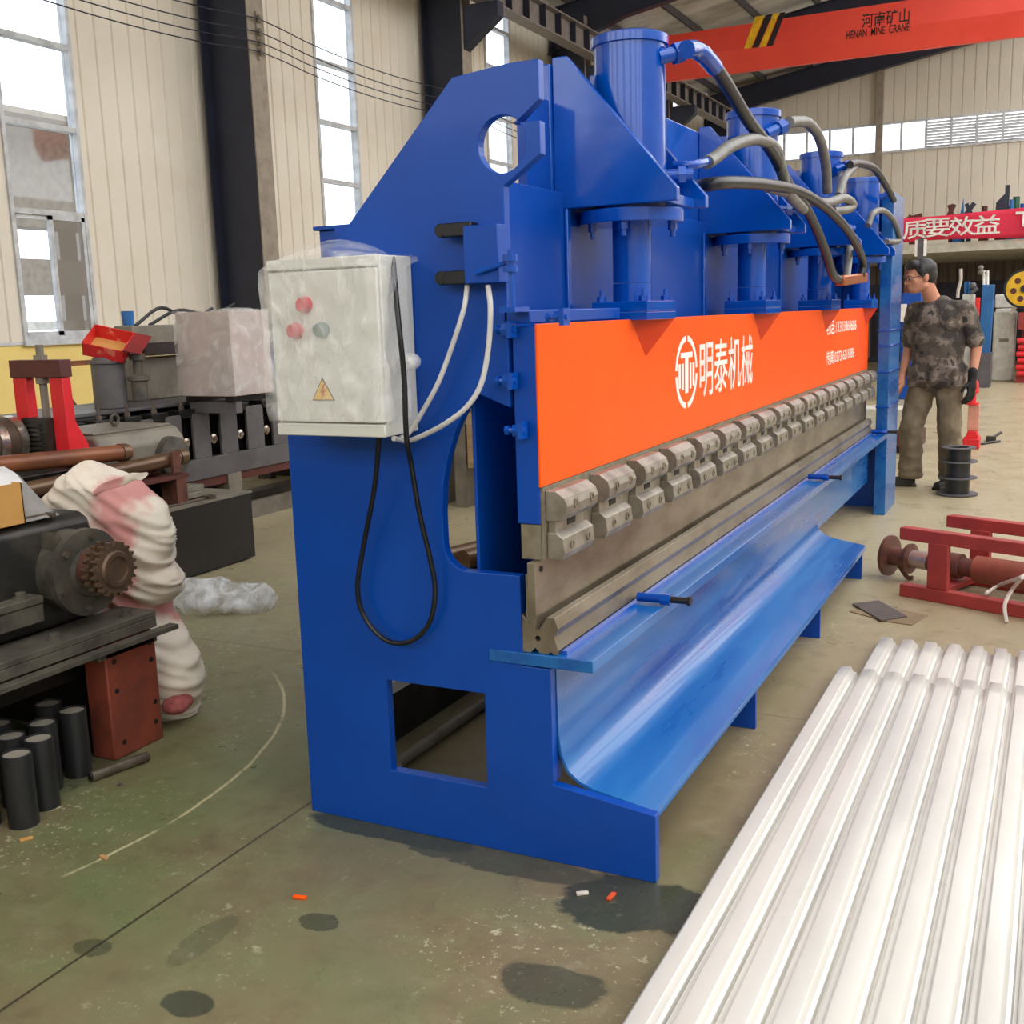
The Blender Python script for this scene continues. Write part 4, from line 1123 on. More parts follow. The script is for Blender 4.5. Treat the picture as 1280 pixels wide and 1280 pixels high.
# torn mouth of the sack: two limp flaps
def flap(pts, wid, y):
    m = MB(); L = []
    for i, (px, py) in enumerate(pts):
        q = W(px, py, 1, y + 0.01 * math.sin(i * 2.1)); h = wid[i] / 520
        L.append((m.bm.verts.new(q + V((0, 0, h))), m.bm.verts.new(q + V((0.004, -0.012 * math.cos(i * 1.7), 0))), m.bm.verts.new(q - V((0, 0, h)))))
    for u, v in zip(L, L[1:]):
        m.bm.faces.new((u[0], v[0], v[1], u[1])); m.bm.faces.new((u[1], v[1], v[2], u[2]))
    o = m.obj('mouth_flap', SACK, sk, smooth=180); so = o.modifiers.new('t', 'SOLIDIFY'); so.thickness = 0.004
    su = o.modifiers.new('s', 'SUBSURF'); su.levels = 2; su.render_levels = 2
flap([(116, 618), (130, 608), (146, 604), (158, 600), (168, 594), (176, 597), (184, 592)], [5, 9, 8, 10, 6, 8, 4], 2.705)
blob('stained_bottom', [(W(222, 880, 1, 2.75), (0.045, 0.06, 0.035))], mat('stained_sack_cloth', (176, 96, 92), 0.85, c2=(120, 50, 50), scale=20), sk, vox=0.009, sm=2, disp=0.02, dscale=16)
mb = MB(); mb.tube([W(232, 852, 2, 0.004), W(246, 848, 2, 0.03), W(252, 858, 2, 0.004), W(240, 866, 2, 0.004)], 0.002, n=6); mb.obj('loose_thread', STRAPW, sk)

# --- crumpled plastic on the floor
def crump(name, lab, path, radii, m, seed):
    mb = MB()
    for (p, r) in zip(path, radii):
        mb.ball((p[0], p[1], r * 0.75), (r * 1.25, r * 1.1, r))
    o = mb.obj(name, m, None, smooth=180, remesh=0.016)
    t = bpy.data.textures.new('crumple', 'VORONOI'); t.noise_scale = 0.085
    d = o.modifiers.new('crumple', 'DISPLACE'); d.texture = t; d.strength = 0.07; d.mid_level = 0.4; d.texture_coords = 'LOCAL'
    tag(recenter(o), lab, 'plastic film')
    return o
crump('plastic_film', 'crumpled clear plastic film lying on the green floor before the black box', [(-3.86, 3.98), (-3.78, 4.0), (-3.70, 4.02), (-3.62, 4.04), (-3.56, 4.08), (-3.50, 4.12), (-3.73, 4.07)],
      [0.06, 0.09, 0.095, 0.075, 0.07, 0.075, 0.07], film('clear_floor_film', (236, 238, 244), 0.5, 0.1, 8, hi=0.85), 3)

# --- black steel box base
bb = root('steel_box', 'black low steel box behind the white sack, wrench on its top', 'steel box', (-4.6, 4.6, 0))
mb = MB(); mb.box((-4.32, 4.22, 0.012), (-4.30, 5.08, 0.40)); mb.box((-5.05, 5.06, 0.012), (-4.32, 5.08, 0.40)); mb.box((-5.05, 4.22, 0.012), (-4.32, 4.24, 0.40)); mb.box((-5.05, 4.24, 0.012), (-5.03, 5.06, 0.40))
mb.box((-5.03, 4.24, 0.0), (-4.32, 5.06, 0.03)); mb.obj('walls', BOXB, bb, smooth=0)
mb = MB(); mb.box((-4.42, 4.22, 0.40), (-4.295, 5.085, 0.412)); mb.box((-5.05, 4.22, 0.40), (-4.70, 5.085, 0.412)); mb.box((-4.70, 4.86, 0.40), (-4.42, 5.085, 0.412)); mb.box((-4.70, 4.22, 0.40), (-4.42, 4.70, 0.412)); mb.obj('top_plate', GREYM, bb, smooth=0)
wr = root('wrench', 'dull steel wrench lying on the edge of the black steel box', 'wrench', (-4.35, 4.8, 0.412))
mb = MB(); mb.bar((-4.36, 4.42, 0.419), (-4.345, 4.74, 0.419), 0.02, 0.012); mb.obj('handle', ROD, wr, bevel=0.002)
mb = MB(); mb.lathe((-4.342, 4.775, 0.4125), (0, 0, 1), [(0, 0.035), (0.02, 0.035), (0.02, 0.018), (0, 0.018)], 12, closed=False); mb.obj('jaw', ROD, wr)

# --- reducer with shafts above the box
rs = root('gear_reducer', 'grey worm gear reducer with lifting eye on the black steel box', 'gear reducer', (-4.8, 4.5, 0.412))
mb = MB(); mb.prism([(-5.12, 0.56), (-4.56, 0.56), (-4.545, 0.76), (-4.60, 0.83), (-5.12, 0.83)], 1, 4.20, 4.83); mb.obj('housing', GREYM, rs, bevel=0.02)
mb = MB(); mb.lathe((-4.555, 4.70, 0.66), (1, 0, 0), [(0, 0.12), (0.05, 0.115), (0.055, 0.08), (0.06, 0)], 28); mb.obj('bearing_cover', DARKD, rs)
mb = MB(); mb.lathe((-4.74, 4.20, 0.68), (0, -1, 0), [(0, 0.072), (0.03, 0.07), (0.035, 0.05), (0.04, 0)], 28); mb.obj('bearing_cover', DARKD, rs)
mb = MB(); mb.box((-5.1, 4.22, 0.831), (-4.62, 4.8, 0.843)); mb.obj('cover_plate', GREYM, rs, bevel=0.003)
ey = MB(); c = V((-4.80, 4.55, 0.885)); n_ = 18
ring = [c + V((0, 0.028 * math.cos(2 * math.pi * i / n_), 0.028 * math.sin(2 * math.pi * i / n_))) for i in range(n_ + 1)]
ey.tube(ring, 0.009, n=8, sub=2); ey.cyl((-4.80, 4.55, 0.843), (-4.80, 4.55, 0.862), 0.014); ey.obj('lifting_eye', DARKD, rs)
for y in (4.26, 4.72):
    mb = MB(); mb.box((-5.04, y, 0.4125), (-4.60, y + 0.08, 0.56)); mb.obj('foot', DARKM, rs)
def shaft(lab, p, q, r, m):
    s_ = root('steel_shaft', lab, 'shaft', tuple((V(p) + V(q)) / 2 - V((0, 0, r))))
    mb = MB(); mb.cyl(p, q, r, n=24); mb.obj('shank', m, s_, bevel=0.004)
    d = (V(q) - V(p)).normalized()
    mb = MB(); mb.cyl(V(q) - d * 0.06, V(q) - d * 0.02, r * 1.12, n=24); mb.obj('end_ring', BROWNP, s_)
    return s_
cr = root('shaft_cradle', 'dark brown cradle carrying the rusty shafts behind the sack', 'stand', (-4.4, 3.9, 0))
mb = MB(); mb.box((-4.48, 3.3, 0.0), (-4.34, 3.36, 0.56)); mb.obj('upright', PRIMERD, cr)
mb = MB(); mb.box((-4.46, 4.52, 0.413), (-4.345, 4.60, 0.562)); mb.obj('upright', PRIMERD, cr)
mb = MB(); mb.box((-4.465, 3.2, 0.5625), (-4.342, 4.62, 0.585)); mb.obj('beam', DKRED, cr)
mb = MB(); mb.box((-4.355, 4.50, 0.60), (-4.338, 4.56, 0.715)); mb.obj('strap', PRIMERD, cr)
shaft('rusty orange brown long shaft, highest of those behind the sack', (-4.44, 2.6, 0.822), (-4.44, 4.28, 0.742), 0.043, RUSTP)
shaft('brown oily shaft ending in a ring, middle of those behind the sack', (-4.40, 2.9, 0.625), (-4.40, 4.66, 0.672), 0.042, BROWNP)
shaft('dark brown thin shaft lowest of those behind the sack', (-4.455, 3.45, 0.606), (-4.455, 4.5, 0.606), 0.02, BROWNP)
for k, (y0, dz) in enumerate(((4.62, 0.0), (4.66, 0.034))):
    mb = MB(); mb.box((-4.56 - 0.03 * k, y0, 0.413 + dz), (-4.44 - 0.02 * k, y0 + 0.2, 0.446 + dz)); tag(recenter(mb.obj('steel_plate', GREYM, None, bevel=0.003)), ['lower', 'upper'][k] + ' grey steel plate stacked on the black box beside the cradle', 'plate')

# --- red portal roller press
rp = root('roller_press', 'red portal stand with screw and banded steel roller at the left edge', 'roller press', (-4.8, 3.8, 0))
for (a, b) in ((-4.925, -4.83), (-4.655, -4.56)):
    mb = MB(); mb.prism([(4.00, 0.70), (4.15, 0.70), (4.13, 0.80), (4.06, 0.93), (4.055, 1.157), (4.00, 1.157)], 0, a, b); mb.obj('leg', BRRED, rp, bevel=0.003)
mb = MB(); mb.box((-4.93, 3.99, 1.158), (-4.555, 4.065, 1.248)); mb.obj('crosshead', DKRED, rp, bevel=0.003)
mb = MB(); mb.cyl((-4.735, 4.03, 0.85), (-4.735, 4.03, 1.158), 0.02, n=16); mb.cyl((-4.735, 4.03, 1.248), (-4.735, 4.03, 1.272), 0.036, n=6); mb.cyl((-4.735, 4.03, 1.272), (-4.735, 4.03, 1.325), 0.02, n=16); mb.cyl((-4.735, 4.03, 1.125), (-4.735, 4.03, 1.158), 0.035, n=16)
mb.obj('screw', GREYM, rp)
mb = MB(); mb.box((-4.84, 3.96, 0.70), (-4.66, 4.05, 0.95))
for k in range(9):
    mb.box((-4.80, 3.945, 0.715 + k * 0.024), (-4.70, 3.96, 0.728 + k * 0.024))
mb.obj('bearing_chock', DARKM, rp)
mb = MB(); mb.lathe((-4.90, 2.9, 0.83), (0, 1, 0), [(0, 0.128), (1.04, 0.128)], 48); ro = mb.obj('roller', ROLLD, rp)
for k in range(8):
    mb = MB(); mb.lathe((-4.90, 3.885 - 0.115 * k, 0.83), (0, 1, 0), [(0, 0.136), (0.05, 0.136)], 48); mb.obj('band', CHROME, ro)
mb = MB(); mb.box((-5.15, 2.8, 0.0), (-4.55, 4.16, 0.69)); mb.obj('pedestal', DARKM, rp, bevel=0.01)

# --- roll forming line behind
rf = root('roll_forming_line', 'long grey roll forming line with dark roller slots running along the wall', 'roll forming machine', (-5.5, 6.5, 0))
slots = [3.85, 4.1, 4.35, 4.58, 4.81, 5.04, 5.27, 5.52, 5.79, 6.07, 6.36, 6.65, 6.95, 7.25, 7.55, 7.85, 8.15, 8.45]
mb = MB(); mb.box((-5.26, 3.6, 0.36), (-5.20, 8.7, 0.50)); mb.box((-5.95, 3.6, 0.36), (-5.89, 8.7, 0.50)); mb.obj('side_beam', GREYST, rf, bevel=0.003)
mb = MB(); mb.box((-5.90, 3.6, 0.38), (-5.27, 8.7, 0.80)); mb.obj('inner_frame', BLACK, rf)
for i, y in enumerate(slots):
    yn = slots[i + 1] if i + 1 < len(slots) else y + 0.3
    mb = MB(); mb.box((-5.228, y + 0.095, 0.50), (-5.205, yn - 0.01, 0.815)); mb.obj('stand', GREYST, rf, bevel=0.004)
    mb = MB(); mb.lathe((-5.27, y + 0.042, 0.62), (1, 0, 0), [(0, 0.034), (0.045, 0.034), (0.05, 0.018), (0.06, 0.018)], 16); mb.obj('shaft_end', CHROME, rf)
    mb = MB(); mb.box((-5.31, y - 0.03, 0.815), (-5.195, y + 0.115, 0.845)); mb.box((-5.29, y - 0.005, 0.79), (-5.2, y + 0.09, 0.815)); mb.obj('cap', BLACK, rf, bevel=0.004)
    mb = MB(); mb.cyl((-5.25, y + 0.042, 0.845), (-5.25, y + 0.042, 0.925), 0.009, n=10); mb.cyl((-5.25, y + 0.042, 0.845), (-5.25, y + 0.042, 0.87), 0.02, n=6); mb.obj('adjusting_screw', ROD, rf)
mb = MB(); mb.box((-5.92, 3.6, 0.86), (-5.36, 8.7, 0.885)); mb.box((-5.33, 3.6, 0.872), (-5.30, 8.7, 0.89)); mb.obj('top_rail', GREYST, rf)
for y in (4.4, 5.92, 7.4):
    mb = MB(); mb.box((-5.32, y, 0.02), (-5.20, y + 0.14, 0.36)); mb.obj('leg', GREYM, rf, bevel=0.004)
mb = MB(); mb.box((-5.36, 3.6, 0.0), (-5.20, 8.7, 0.05)); mb.box((-5.24, 3.6, 0.05), (-5.20, 8.7, 0.12)); mb.box((-5.95, 3.6, 0.0), (-5.8, 8.7, 0.05)); mb.obj('floor_beam', GREYM, rf)
mb = MB(); mb.box((-5.34, 3.6, 0.30), (-5.215, 8.7, 0.358)); mb.obj('lower_rail', DKRED, rf)
mb = MB(); mb.tube([(-5.22, 6.75, 0.36), (-5.16, 6.72, 0.25), (-5.14, 6.66, 0.12), (-5.16, 6.62, 0.02)], 0.012); mb.obj('cable', BLACK, rf)

# wrapped control cabinet on the line
wc = root('wrapped_cabinet', 'grey control cabinet wrapped in clear film standing on the roll forming line', 'cabinet', (-5.03, 5.9, 0.89))
mb = MB(); mb.box((-5.29, 5.62, 0.93), (-4.83, 6.02, 1.485)); mb.obj('body', mat('silver_pink_cabinet', (190, 170, 162), 0.4, c2=(172, 154, 148), scale=3), wc, bevel=0.004)
mb = MB()
for (a, b) in (((-5.30, 5.61), (-4.82, 5.61)), ((-4.82, 5.61), (-4.82, 6.03))):
    n_ = 24
    g = []
    for i in range(n_ + 1):
        col_ = []
        for j in range(n_ + 1):
            p = V((a[0] + (b[0] - a[0]) * i / n_, a[1] + (b[1] - a[1]) * i / n_, 0.935 + 0.56 * j / n_))
            nn = abs(mnoise.noise(V((p.x * 12, p.y * 12 + p.z * 3, p.z * 16)))) * 0.02
            p += (V((0, -1, 0)) if a[1] == b[1] else V((1, 0, 0))) * nn
            col_.append(mb.bm.verts.new(p))
        g.append(col_)
    for i in range(n_):
        for j in range(n_):
            mb.bm.faces.new((g[i][j], g[i + 1][j], g[i + 1][j + 1], g[i][j + 1]))
mb.ball((-4.92, 5.8, 1.492), (0.09, 0.15, 0.018))
mb.obj('film', film('thin_clear_film', (240, 238, 234), 0.3, 0.12, 5.0, hi=0.45), wc, smooth=180)
mb = MB(); mb.box((-5.27, 5.64, 0.891), (-5.2, 6.0, 0.93)); mb.obj('foot', BLACK, wc)
mb = MB(); mb.box((-4.93, 5.64, 0.891), (-4.86, 6.0, 0.93)); mb.obj('foot', BLACK, wc)
mb = MB(); mb.box((-5.26, 5.66, 0.816), (-4.86, 5.72, 0.89)); mb.obj('support_arm', GREYST, wc)

# hydraulic unit behind
hu = root('hydraulic_unit', 'grey hydraulic pump unit with upright motor behind the roll forming line', 'pump unit', (-6.0, 5.7, 0))
mb = MB(); mb.lathe((-5.50, 5.2, 0.89), (0, 0, 1), [(0, 0.105), (0.28, 0.105), (0.285, 0.118), (0.30, 0.118), (0.30, 0.10), (0.325, 0.09), (0.325, 0)], 28); mb.obj('motor', GREYST, hu)
mb = MB(); mb.box((-5.86, 5.62, 0.891), (-5.70, 6.9, 1.19)); mb.obj('tank', GREYM, hu, bevel=0.01)
mb = MB(); mb.box((-5.86, 5.62, 1.235), (-5.68, 6.9, 1.41)); mb.box((-5.85, 5.64, 1.19), (-5.72, 5.70, 1.235)); mb.box((-5.85, 6.8, 1.19), (-5.72, 6.88, 1.235)); mb.obj('upper_tank', GREYM, hu, bevel=0.01)
mb = MB(); mb.lathe((-5.34, 5.30, 0.93), (0, 0, 1), [(0, 0.05), (0.12, 0.05), (0.13, 0.07), (0.16, 0.07), (0.17, 0.03), (0.26, 0.03), (0.26, 0.05), (0.30, 0.05), (0.30, 0.012), (0.36, 0.012), (0.36, 0)], 16); mb.obj('pump', DARKD, hu)
mb = MB(); mb.box((-5.678, 5.68, 1.20), (-5.64, 6.1, 1.29)); mb.obj('valve_block', BLACKP, hu)
mb = MB(); mb.box((-6.1, 5.0, 0.0), (-6.0, 6.9, 0.88)); mb.box((-6.1, 5.6, 0.8855), (-5.70, 6.9, 0.8905)); mb.obj('stand', GREYST, hu)
for (a, b, c_) in (((-5.75, 5.72, 1.41), (-5.72, 5.95, 1.53), (-5.70, 6.2, 1.44)), ((-5.75, 5.85, 1.41), (-5.70, 6.1, 1.51), (-5.66, 6.4, 1.47))):
    mb = MB(); mb.tube([a, b, c_, (c_[0] + 0.05, c_[1] + 0.2, c_[2] + 0.08)], 0.012); mb.obj('hose', RUBBER, hu)
# red carton and blue cup
rc = root('printed_carton', 'red printed carton, open and crushed, lying on the upright motor', 'box', (-5.48, 5.2, 1.22))
m_ = Matrix.Translation(V((-5.47, 5.20, 1.30))) @ Euler((math.radians(30), math.radians(14), math.radians(28))).to_matrix().to_4x4()
mb = MB(); mb.box((-0.13, -0.11, -0.05), (0.13, 0.11, -0.044)); mb.box((-0.13, -0.11, -0.05), (0.13, -0.104, 0.04)); mb.box((0.124, -0.11, -0.05), (0.13, 0.11, 0.05)); mb.box((-0.13, -0.11, -0.05), (-0.124, 0.11, 0.05)); mb.box((-0.13, 0.104, -0.05), (0.13, 0.11, 0.05)); mb.xf(m_)
mb.obj('tray', mat('red_printed_card', (214, 44, 44), 0.5, c2=(226, 120, 96), scale=14, mixlo=0.55, mixhi=0.62), rc, smooth=0)
mb = MB(); mb.box((-0.124, -0.104, -0.044), (0.124, 0.104, -0.042)); mb.xf(m_); mb.obj('inside', CARD, rc, smooth=0)
mb = MB(); mb.box((0.13, -0.11, 0.045), (0.24, 0.11, 0.05)); mb.xf(m_); mb.obj('flap', mat('dark_red_card', (140, 40, 40), 0.6), rc, smooth=0)
mb = MB(); mb.lathe((-5.765, 5.67, 1.4105), (0, 0, 1), [(0, 0.038), (0.10, 0.042), (0.10, 0.039), (0.01, 0.035), (0.01, 0)], 24); tag(recenter(mb.obj('cup', BLUEM, None)), 'blue plastic cup standing behind the red carton', 'cup')
# blue machine piece behind the wrapped cabinet and brown trestle by the wall
bt = root('blue_machine', 'blue machine head behind the wrapped cabinet, partly hidden by the control box', 'machine', (-6.5, 8.2, 0))
mb = MB(); mb.box((-6.9, 7.9, 0.9), (-6.08, 8.8, 1.24)); mb.obj('head', BLUE, bt, bevel=0.01)
mb = MB(); mb.box((-6.5, 7.80, 0.0), (-6.36, 7.88, 1.47)); mb.box((-6.42, 7.72, 1.24), (-6.2, 7.88, 1.50)); mb.box((-6.8, 8.0, 0.0), (-6.2, 8.7, 0.9)); mb.obj('column', DARKM, bt)
tr_ = root('trestle', 'brown angle iron trestle against the yellow wall', 'trestle', (-7.3, 6.4, 0))
mb = MB(); mb.bar((-7.3, 6.2, 0.0), (-7.3, 6.2, 1.12), 0.04, 0.04); mb.bar((-7.3, 7.0, 0.0), (-7.3, 7.0, 1.12), 0.04, 0.04); mb.bar((-7.3, 6.2, 1.12), (-7.3, 7.0, 1.12), 0.04, 0.04); mb.bar((-7.3, 6.25, 1.10), (-7.3, 6.7, 0.5), 0.04, 0.04); mb.obj('frame', RUSTP, tr_)

# --- things seen through the press throat
gs = root('timber_stand', 'pale timber and grey steel stand seen through the throat of the press', 'stand', (-3.9, 7.2, 0))
mb = MB(); mb.box((-4.25, 7.0, 0.62), (-3.70, 7.5, 0.72)); mb.box((-4.25, 7.0, 0.0), (-4.12, 7.5, 0.62)); mb.box((-3.98, 7.0, 0.0), (-3.88, 7.5, 0.62)); mb.obj('frame', GREYM, gs, bevel=0.004)
mb = MB(); mb.box((-4.2, 6.98, 0.725), (-3.5, 7.5, 0.83)); mb.box((-3.86, 6.99, 0.3), (-3.4, 7.4, 0.715)); mb.obj('timber', WOOD, gs, bevel=0.004)
mb = MB(); mb.box((-4.3, 7.0, 0.83), (-3.6, 7.5, 0.86), rot=R3('Y', -6)); mb.bar((-4.2, 7.1, 0.9), (-3.9, 7.1, 1.35), 0.05, 0.05); mb.bar((-4.1, 7.05, 1.1), (-3.8, 7.05, 0.92), 0.05, 0.04); mb.bar((-3.86, 7.1, 0.86), (-3.78, 7.1, 1.5), 0.05, 0.05); mb.bar((-4.25, 7.1, 1.25), (-3.75, 7.1, 1.18), 0.04, 0.04); mb.obj('bracing', GREYST, gs)
for k, (px, py) in enumerate(((571, 688), (588, 692), (600, 694))):
    q = W(px, py, 1, 5.4)
    mb = MB(); z_ = 0.06
    x_ = -3.05 + 0.13 * k
    mb.cyl((x_, 5.2, z_), (x_ + 0.25, 6.0, z_), 0.055, n=20); tag(recenter(mb.obj('pipe', BROWNP, None)), ['left', 'middle', 'right'][k] + ' brown pipe on the floor seen through the press throat', 'pipe', 'pipes behind the press')
# scraps on the floor
for k, (px, py, l, m, lb, an) in enumerate(((33, 1050, 0.035, CARD, 'small tan chip on the floor before the black tubes', 1.1), (130, 1073, 0.03, mat('tan_chip', (196, 150, 96), 0.7), 'small tan chip on the floor at the start of the pale arc', -0.2),
        (375, 1123, 0.035, ORANGE, 'orange paper scrap on the floor left of the puddle', 0.2), (764, 1122, 0.035, mat('red_orange_scrap', (226, 84, 36), 0.6), 'red-orange scrap on the dark stain at the press foot', 1.5),
        (728, 1118, 0.03, STRAPW, 'tiny pale shaving on the dark stain at the press foot', 0.6), (150, 982, 0.012, DARKD, 'tiny dark crumb on the floor under the steel rod', 0.3))):
    q = W(px, py, 2, 0)
    mb = MB(); mb.box((-l / 2, -0.006, 0), (l / 2, 0.006, 0.006)); mb.xf(Matrix.Rotation(an, 4, 'Z')); o = mb.obj('floor_scrap', m, None, bevel=0.001, local=True); o.location = (q.x, q.y, 0.0005)
    tag(o, lb, 'scrap')
# ================================================================== RIGHT SIDE
# --- stack of corrugated sheets
PITCH = 0.0868
def corr(x0, n, y0, y1, z, skew, seed):
    """trapezoid corrugated sheet, thickness 1.2 mm, gently wavy along its length"""
    rnd = random.Random(seed)
    prof = []
    for i in range(n):
        b = x0 + i * PITCH
        prof += [(b, 0.0), (b + 0.013, 0.0005), (b + 0.016, 0.028), (b + 0.019, 0.0305), (b + 0.038, 0.0315), (b + 0.056, 0.0305), (b + 0.059, 0.028), (b + 0.066, 0.014), (b + 0.074, 0.012), (b + 0.078, 0.001)]
    prof.append((x0 + n * PITCH, 0.0)); prof.append((x0 + n * PITCH + 0.012, 0.002))
    mb = MB()
    ny = 26
    rows = []
    for j in range(ny + 1):
        y = y0 + (y1 - y0) * j / ny
        row = []
        for k, (x, h) in enumerate(prof):
            w = mnoise.noise(V((x * 6 + seed, y * 3, 0))) * 0.0025
            row.append((V((x + skew * (y - y0) + mnoise.noise(V((seed, y * 1.5, 1))) * 0.0015, y + (rnd.uniform(-0.008, 0.008) if j == ny else 0), z + h + w)), k))
        rows.append([mb.bm.verts.new(p) for p, _ in row])
    for j in range(ny):
        for k in range(len(prof) - 1):
            mb.bm.faces.new((rows[j][k], rows[j][k + 1], rows[j + 1][k + 1], rows[j + 1][k]))
    return mb
def sheet(lb, *a):
    o = corr(*a).obj('corrugated_sheet', SHEET, None, smooth=25)
    s = o.modifiers.new('thickness', 'SOLIDIFY'); s.thickness = 0.0012; s.offset = 1
    tag(recenter(o), lb, 'roof sheet', 'corrugated sheets stacked on the floor')
sheet('lowest white corrugated sheet, showing its far end beyond the upper sheet', -0.628, 14, 0.9, 4.585, 0.004, 0.004, 1)
sheet('middle white corrugated sheet, between the two others of the stack', -0.632, 14, 0.9, 4.53, 0.0125, 0.006, 2)
sheet('topmost white corrugated sheet with its shorter far end', -0.700, 15, 0.9, 4.09, 0.021, 0.002, 5)

# --- red oxide roller frame with rusty shaft
q0 = W(1128, 736, 2, 0.03)
d = V((0.924, -0.38, 0)).normalized(); n_ = V((0.38, 0.924, 0)).normalized()
RFm = root('roller_rack', 'red-brown steel rack holding a rusty flanged roller on the floor', 'roller frame', (q0.x + 0.5, q0.y, 0))
def L_(a, b, z): return V((q0.x, q0.y, 0)) + d * a + n_ * b + V((0, 0, z))
for (a0, a1, b, z, nm) in ((0, 1.6, 0.0, 0.03, 'lower_rail'), (0.02, 1.6, 0.42, 0.03, 'lower_rail'), (-0.02, 1.6, 0.02, 0.305, 'upper_rail'), (0.0, 1.6, 0.44, 0.305, 'upper_rail')):
    mb = MB(); mb.bar(L_(a0, b, z), L_(a1, b, z), 0.06, 0.06); mb.obj(nm, PRIMER, RFm, bevel=0.004)
for a in (0.13, 1.1):
    mb = MB()
    pl = [(-0.02, 0.055), (0.0, 0.055), (0.09, 0.06), (0.10, 0.275), (0.02, 0.275)]
    mb.bar(L_(a, 0.0, 0.17), L_(a + 0.10, 0.0, 0.17), 0.03, 0.22); mb.bar(L_(a, 0.42, 0.17), L_(a + 0.10, 0.42, 0.17), 0.03, 0.22)
    mb.bar(L_(a + 0.02, 0.0, 0.03), L_(a + 0.02, 0.42, 0.03), 0.05, 0.03); mb.obj('cross_plate', PRIMER, RFm, bevel=0.004)
mb = MB(); mb.bar(L_(0.15, 0.44, 0.255), L_(0.20, 0.44, 0.255), 0.06, 0.05); mb.bar(L_(0.12, 0.10, 0.25), L_(0.17, 0.10, 0.25), 0.05, 0.05); mb.obj('lug', PRIMER, RFm, bevel=0.004)
sh = root('flanged_roller', 'rusty roller with round flange and chrome collar lying in the red-brown frame', 'roller', tuple(L_(0.2, 0.27, 0.05)))
c0 = L_(-0.235, 0.27, 0.118)
mb = MB(); mb.lathe(c0, d, [(0, 0.0), (0, 0.105), (0.018, 0.105), (0.022, 0.05), (0.11, 0.045), (0.112, 0.075), (0.13, 0.078), (0.135, 0.05)], 32); mb.obj('flange', PRIMERD, sh)
mb = MB(); mb.lathe(c0 + d * 0.135, d, [(0, 0.045), (0.09, 0.045)], 28); mb.obj('collar', mat('pale_worn_steel', (186, 166, 158), 0.3, 0.6), sh)
mb = MB(); mb.lathe(c0 + d * 0.225, d, [(0, 0.04), (0.06, 0.05), (0.10, 0.05), (0.10, 0.062), (0.17, 0.062), (0.17, 0.045), (0.25, 0.045)], 28); mb.obj('journal', PRIMERD, sh)
mb = MB(); mb.lathe(c0 + d * 0.47, d, [(0, 0.066), (1.3, 0.066)], 32); mb.obj('barrel', mat('rust_red_barrel', (158, 84, 62), 0.5, 0.1, c2=(128, 66, 52), scale=4), sh)
mb = MB(); mb.tube([c0 + d * 0.30 + V((0, 0, -0.03)), c0 + d * 0.31 + V((0, 0, -0.06)), c0 + d * 0.28 + V((0, 0, -0.10))], 0.012); mb.obj('pin', PRIMERD, sh)
mb = MB(); mb.tube([c0 + d * 0.06 + V((0, 0, -0.04)), c0 + d * 0.10 + V((0.01, 0, -0.10)), c0 + d * 0.12 + V((0.02, 0, -0.10))], 0.012); mb.obj('pin', PRIMERD, sh)
st_ = MB(); st_.tube([W(1232, 742, 2, 0.075), W(1250, 731, 2, 0.10), W(1275, 722, 2, 0.20), W(1290, 712, 2, 0.22)], 0.008, n=6); st_.tube([W(1258, 778, 2, 0.005), W(1256, 756, 2, 0.07), W(1266, 736, 2, 0.12), W(1278, 722, 2, 0.21)], 0.009, n=6)
tag(recenter(st_.obj('tie_strap', STRAPW, None)), 'white strap tied round the rusty roller and red-brown frame', 'strap')
mb = MB()
a_, b_ = (W(1062, 762, 2, 0), W(1098, 757, 2, 0))
def flatplate(pxs, z0, th, name, m, lb):
    mb = MB(); pts = [W(px, py, 2, 0) for px, py in pxs]
    mb.prism([(p.x, p.y) for p in pts], 2, z0, z0 + th); return tag(recenter(mb.obj(name, m, None, bevel=0.001, smooth=0)), lb, 'plate')
flatplate([(1062, 765), (1110, 778), (1140, 782), (1160, 770), (1100, 758)], 0.0, 0.005, 'steel_plate', mat('brown_board', (138, 116, 88), 0.6), 'brown flat plate on the floor underneath the dark square plate')
flatplate([(1065, 757), (1101, 778), (1134, 773), (1098, 753)], 0.0055, 0.006, 'steel_plate', mat('dark_grey_plate', (92, 82, 76), 0.5), 'dark grey square plate lying on a brown plate beside the sheets')

# --- spool
q = W(1196, 618, 2, 0)
spn = root('wire_spool', 'black four-disc spool standing on the floor in front of the man', 'spool', (q.x, q.y, 0))
mb = MB(); mb.lathe((q.x, q.y, 0), (0, 0, 1), [(0, 0.085), (0.345, 0.085), (0.345, 0.07), (0.2, 0.07), (0.2, 0.0)], 32); mb.obj('core', TUBEB, spn)
for z, r in ((0.005, 0.145), (0.125, 0.135), (0.245, 0.135), (0.345, 0.12)):
    mb = MB(); mb.lathe((q.x, q.y, z), (0, 0, 1), [(0, r), (0.008, r), (0.008, 0.072), (0, 0.072)], 36, closed=False); mb.obj('disc', GREYP, spn)

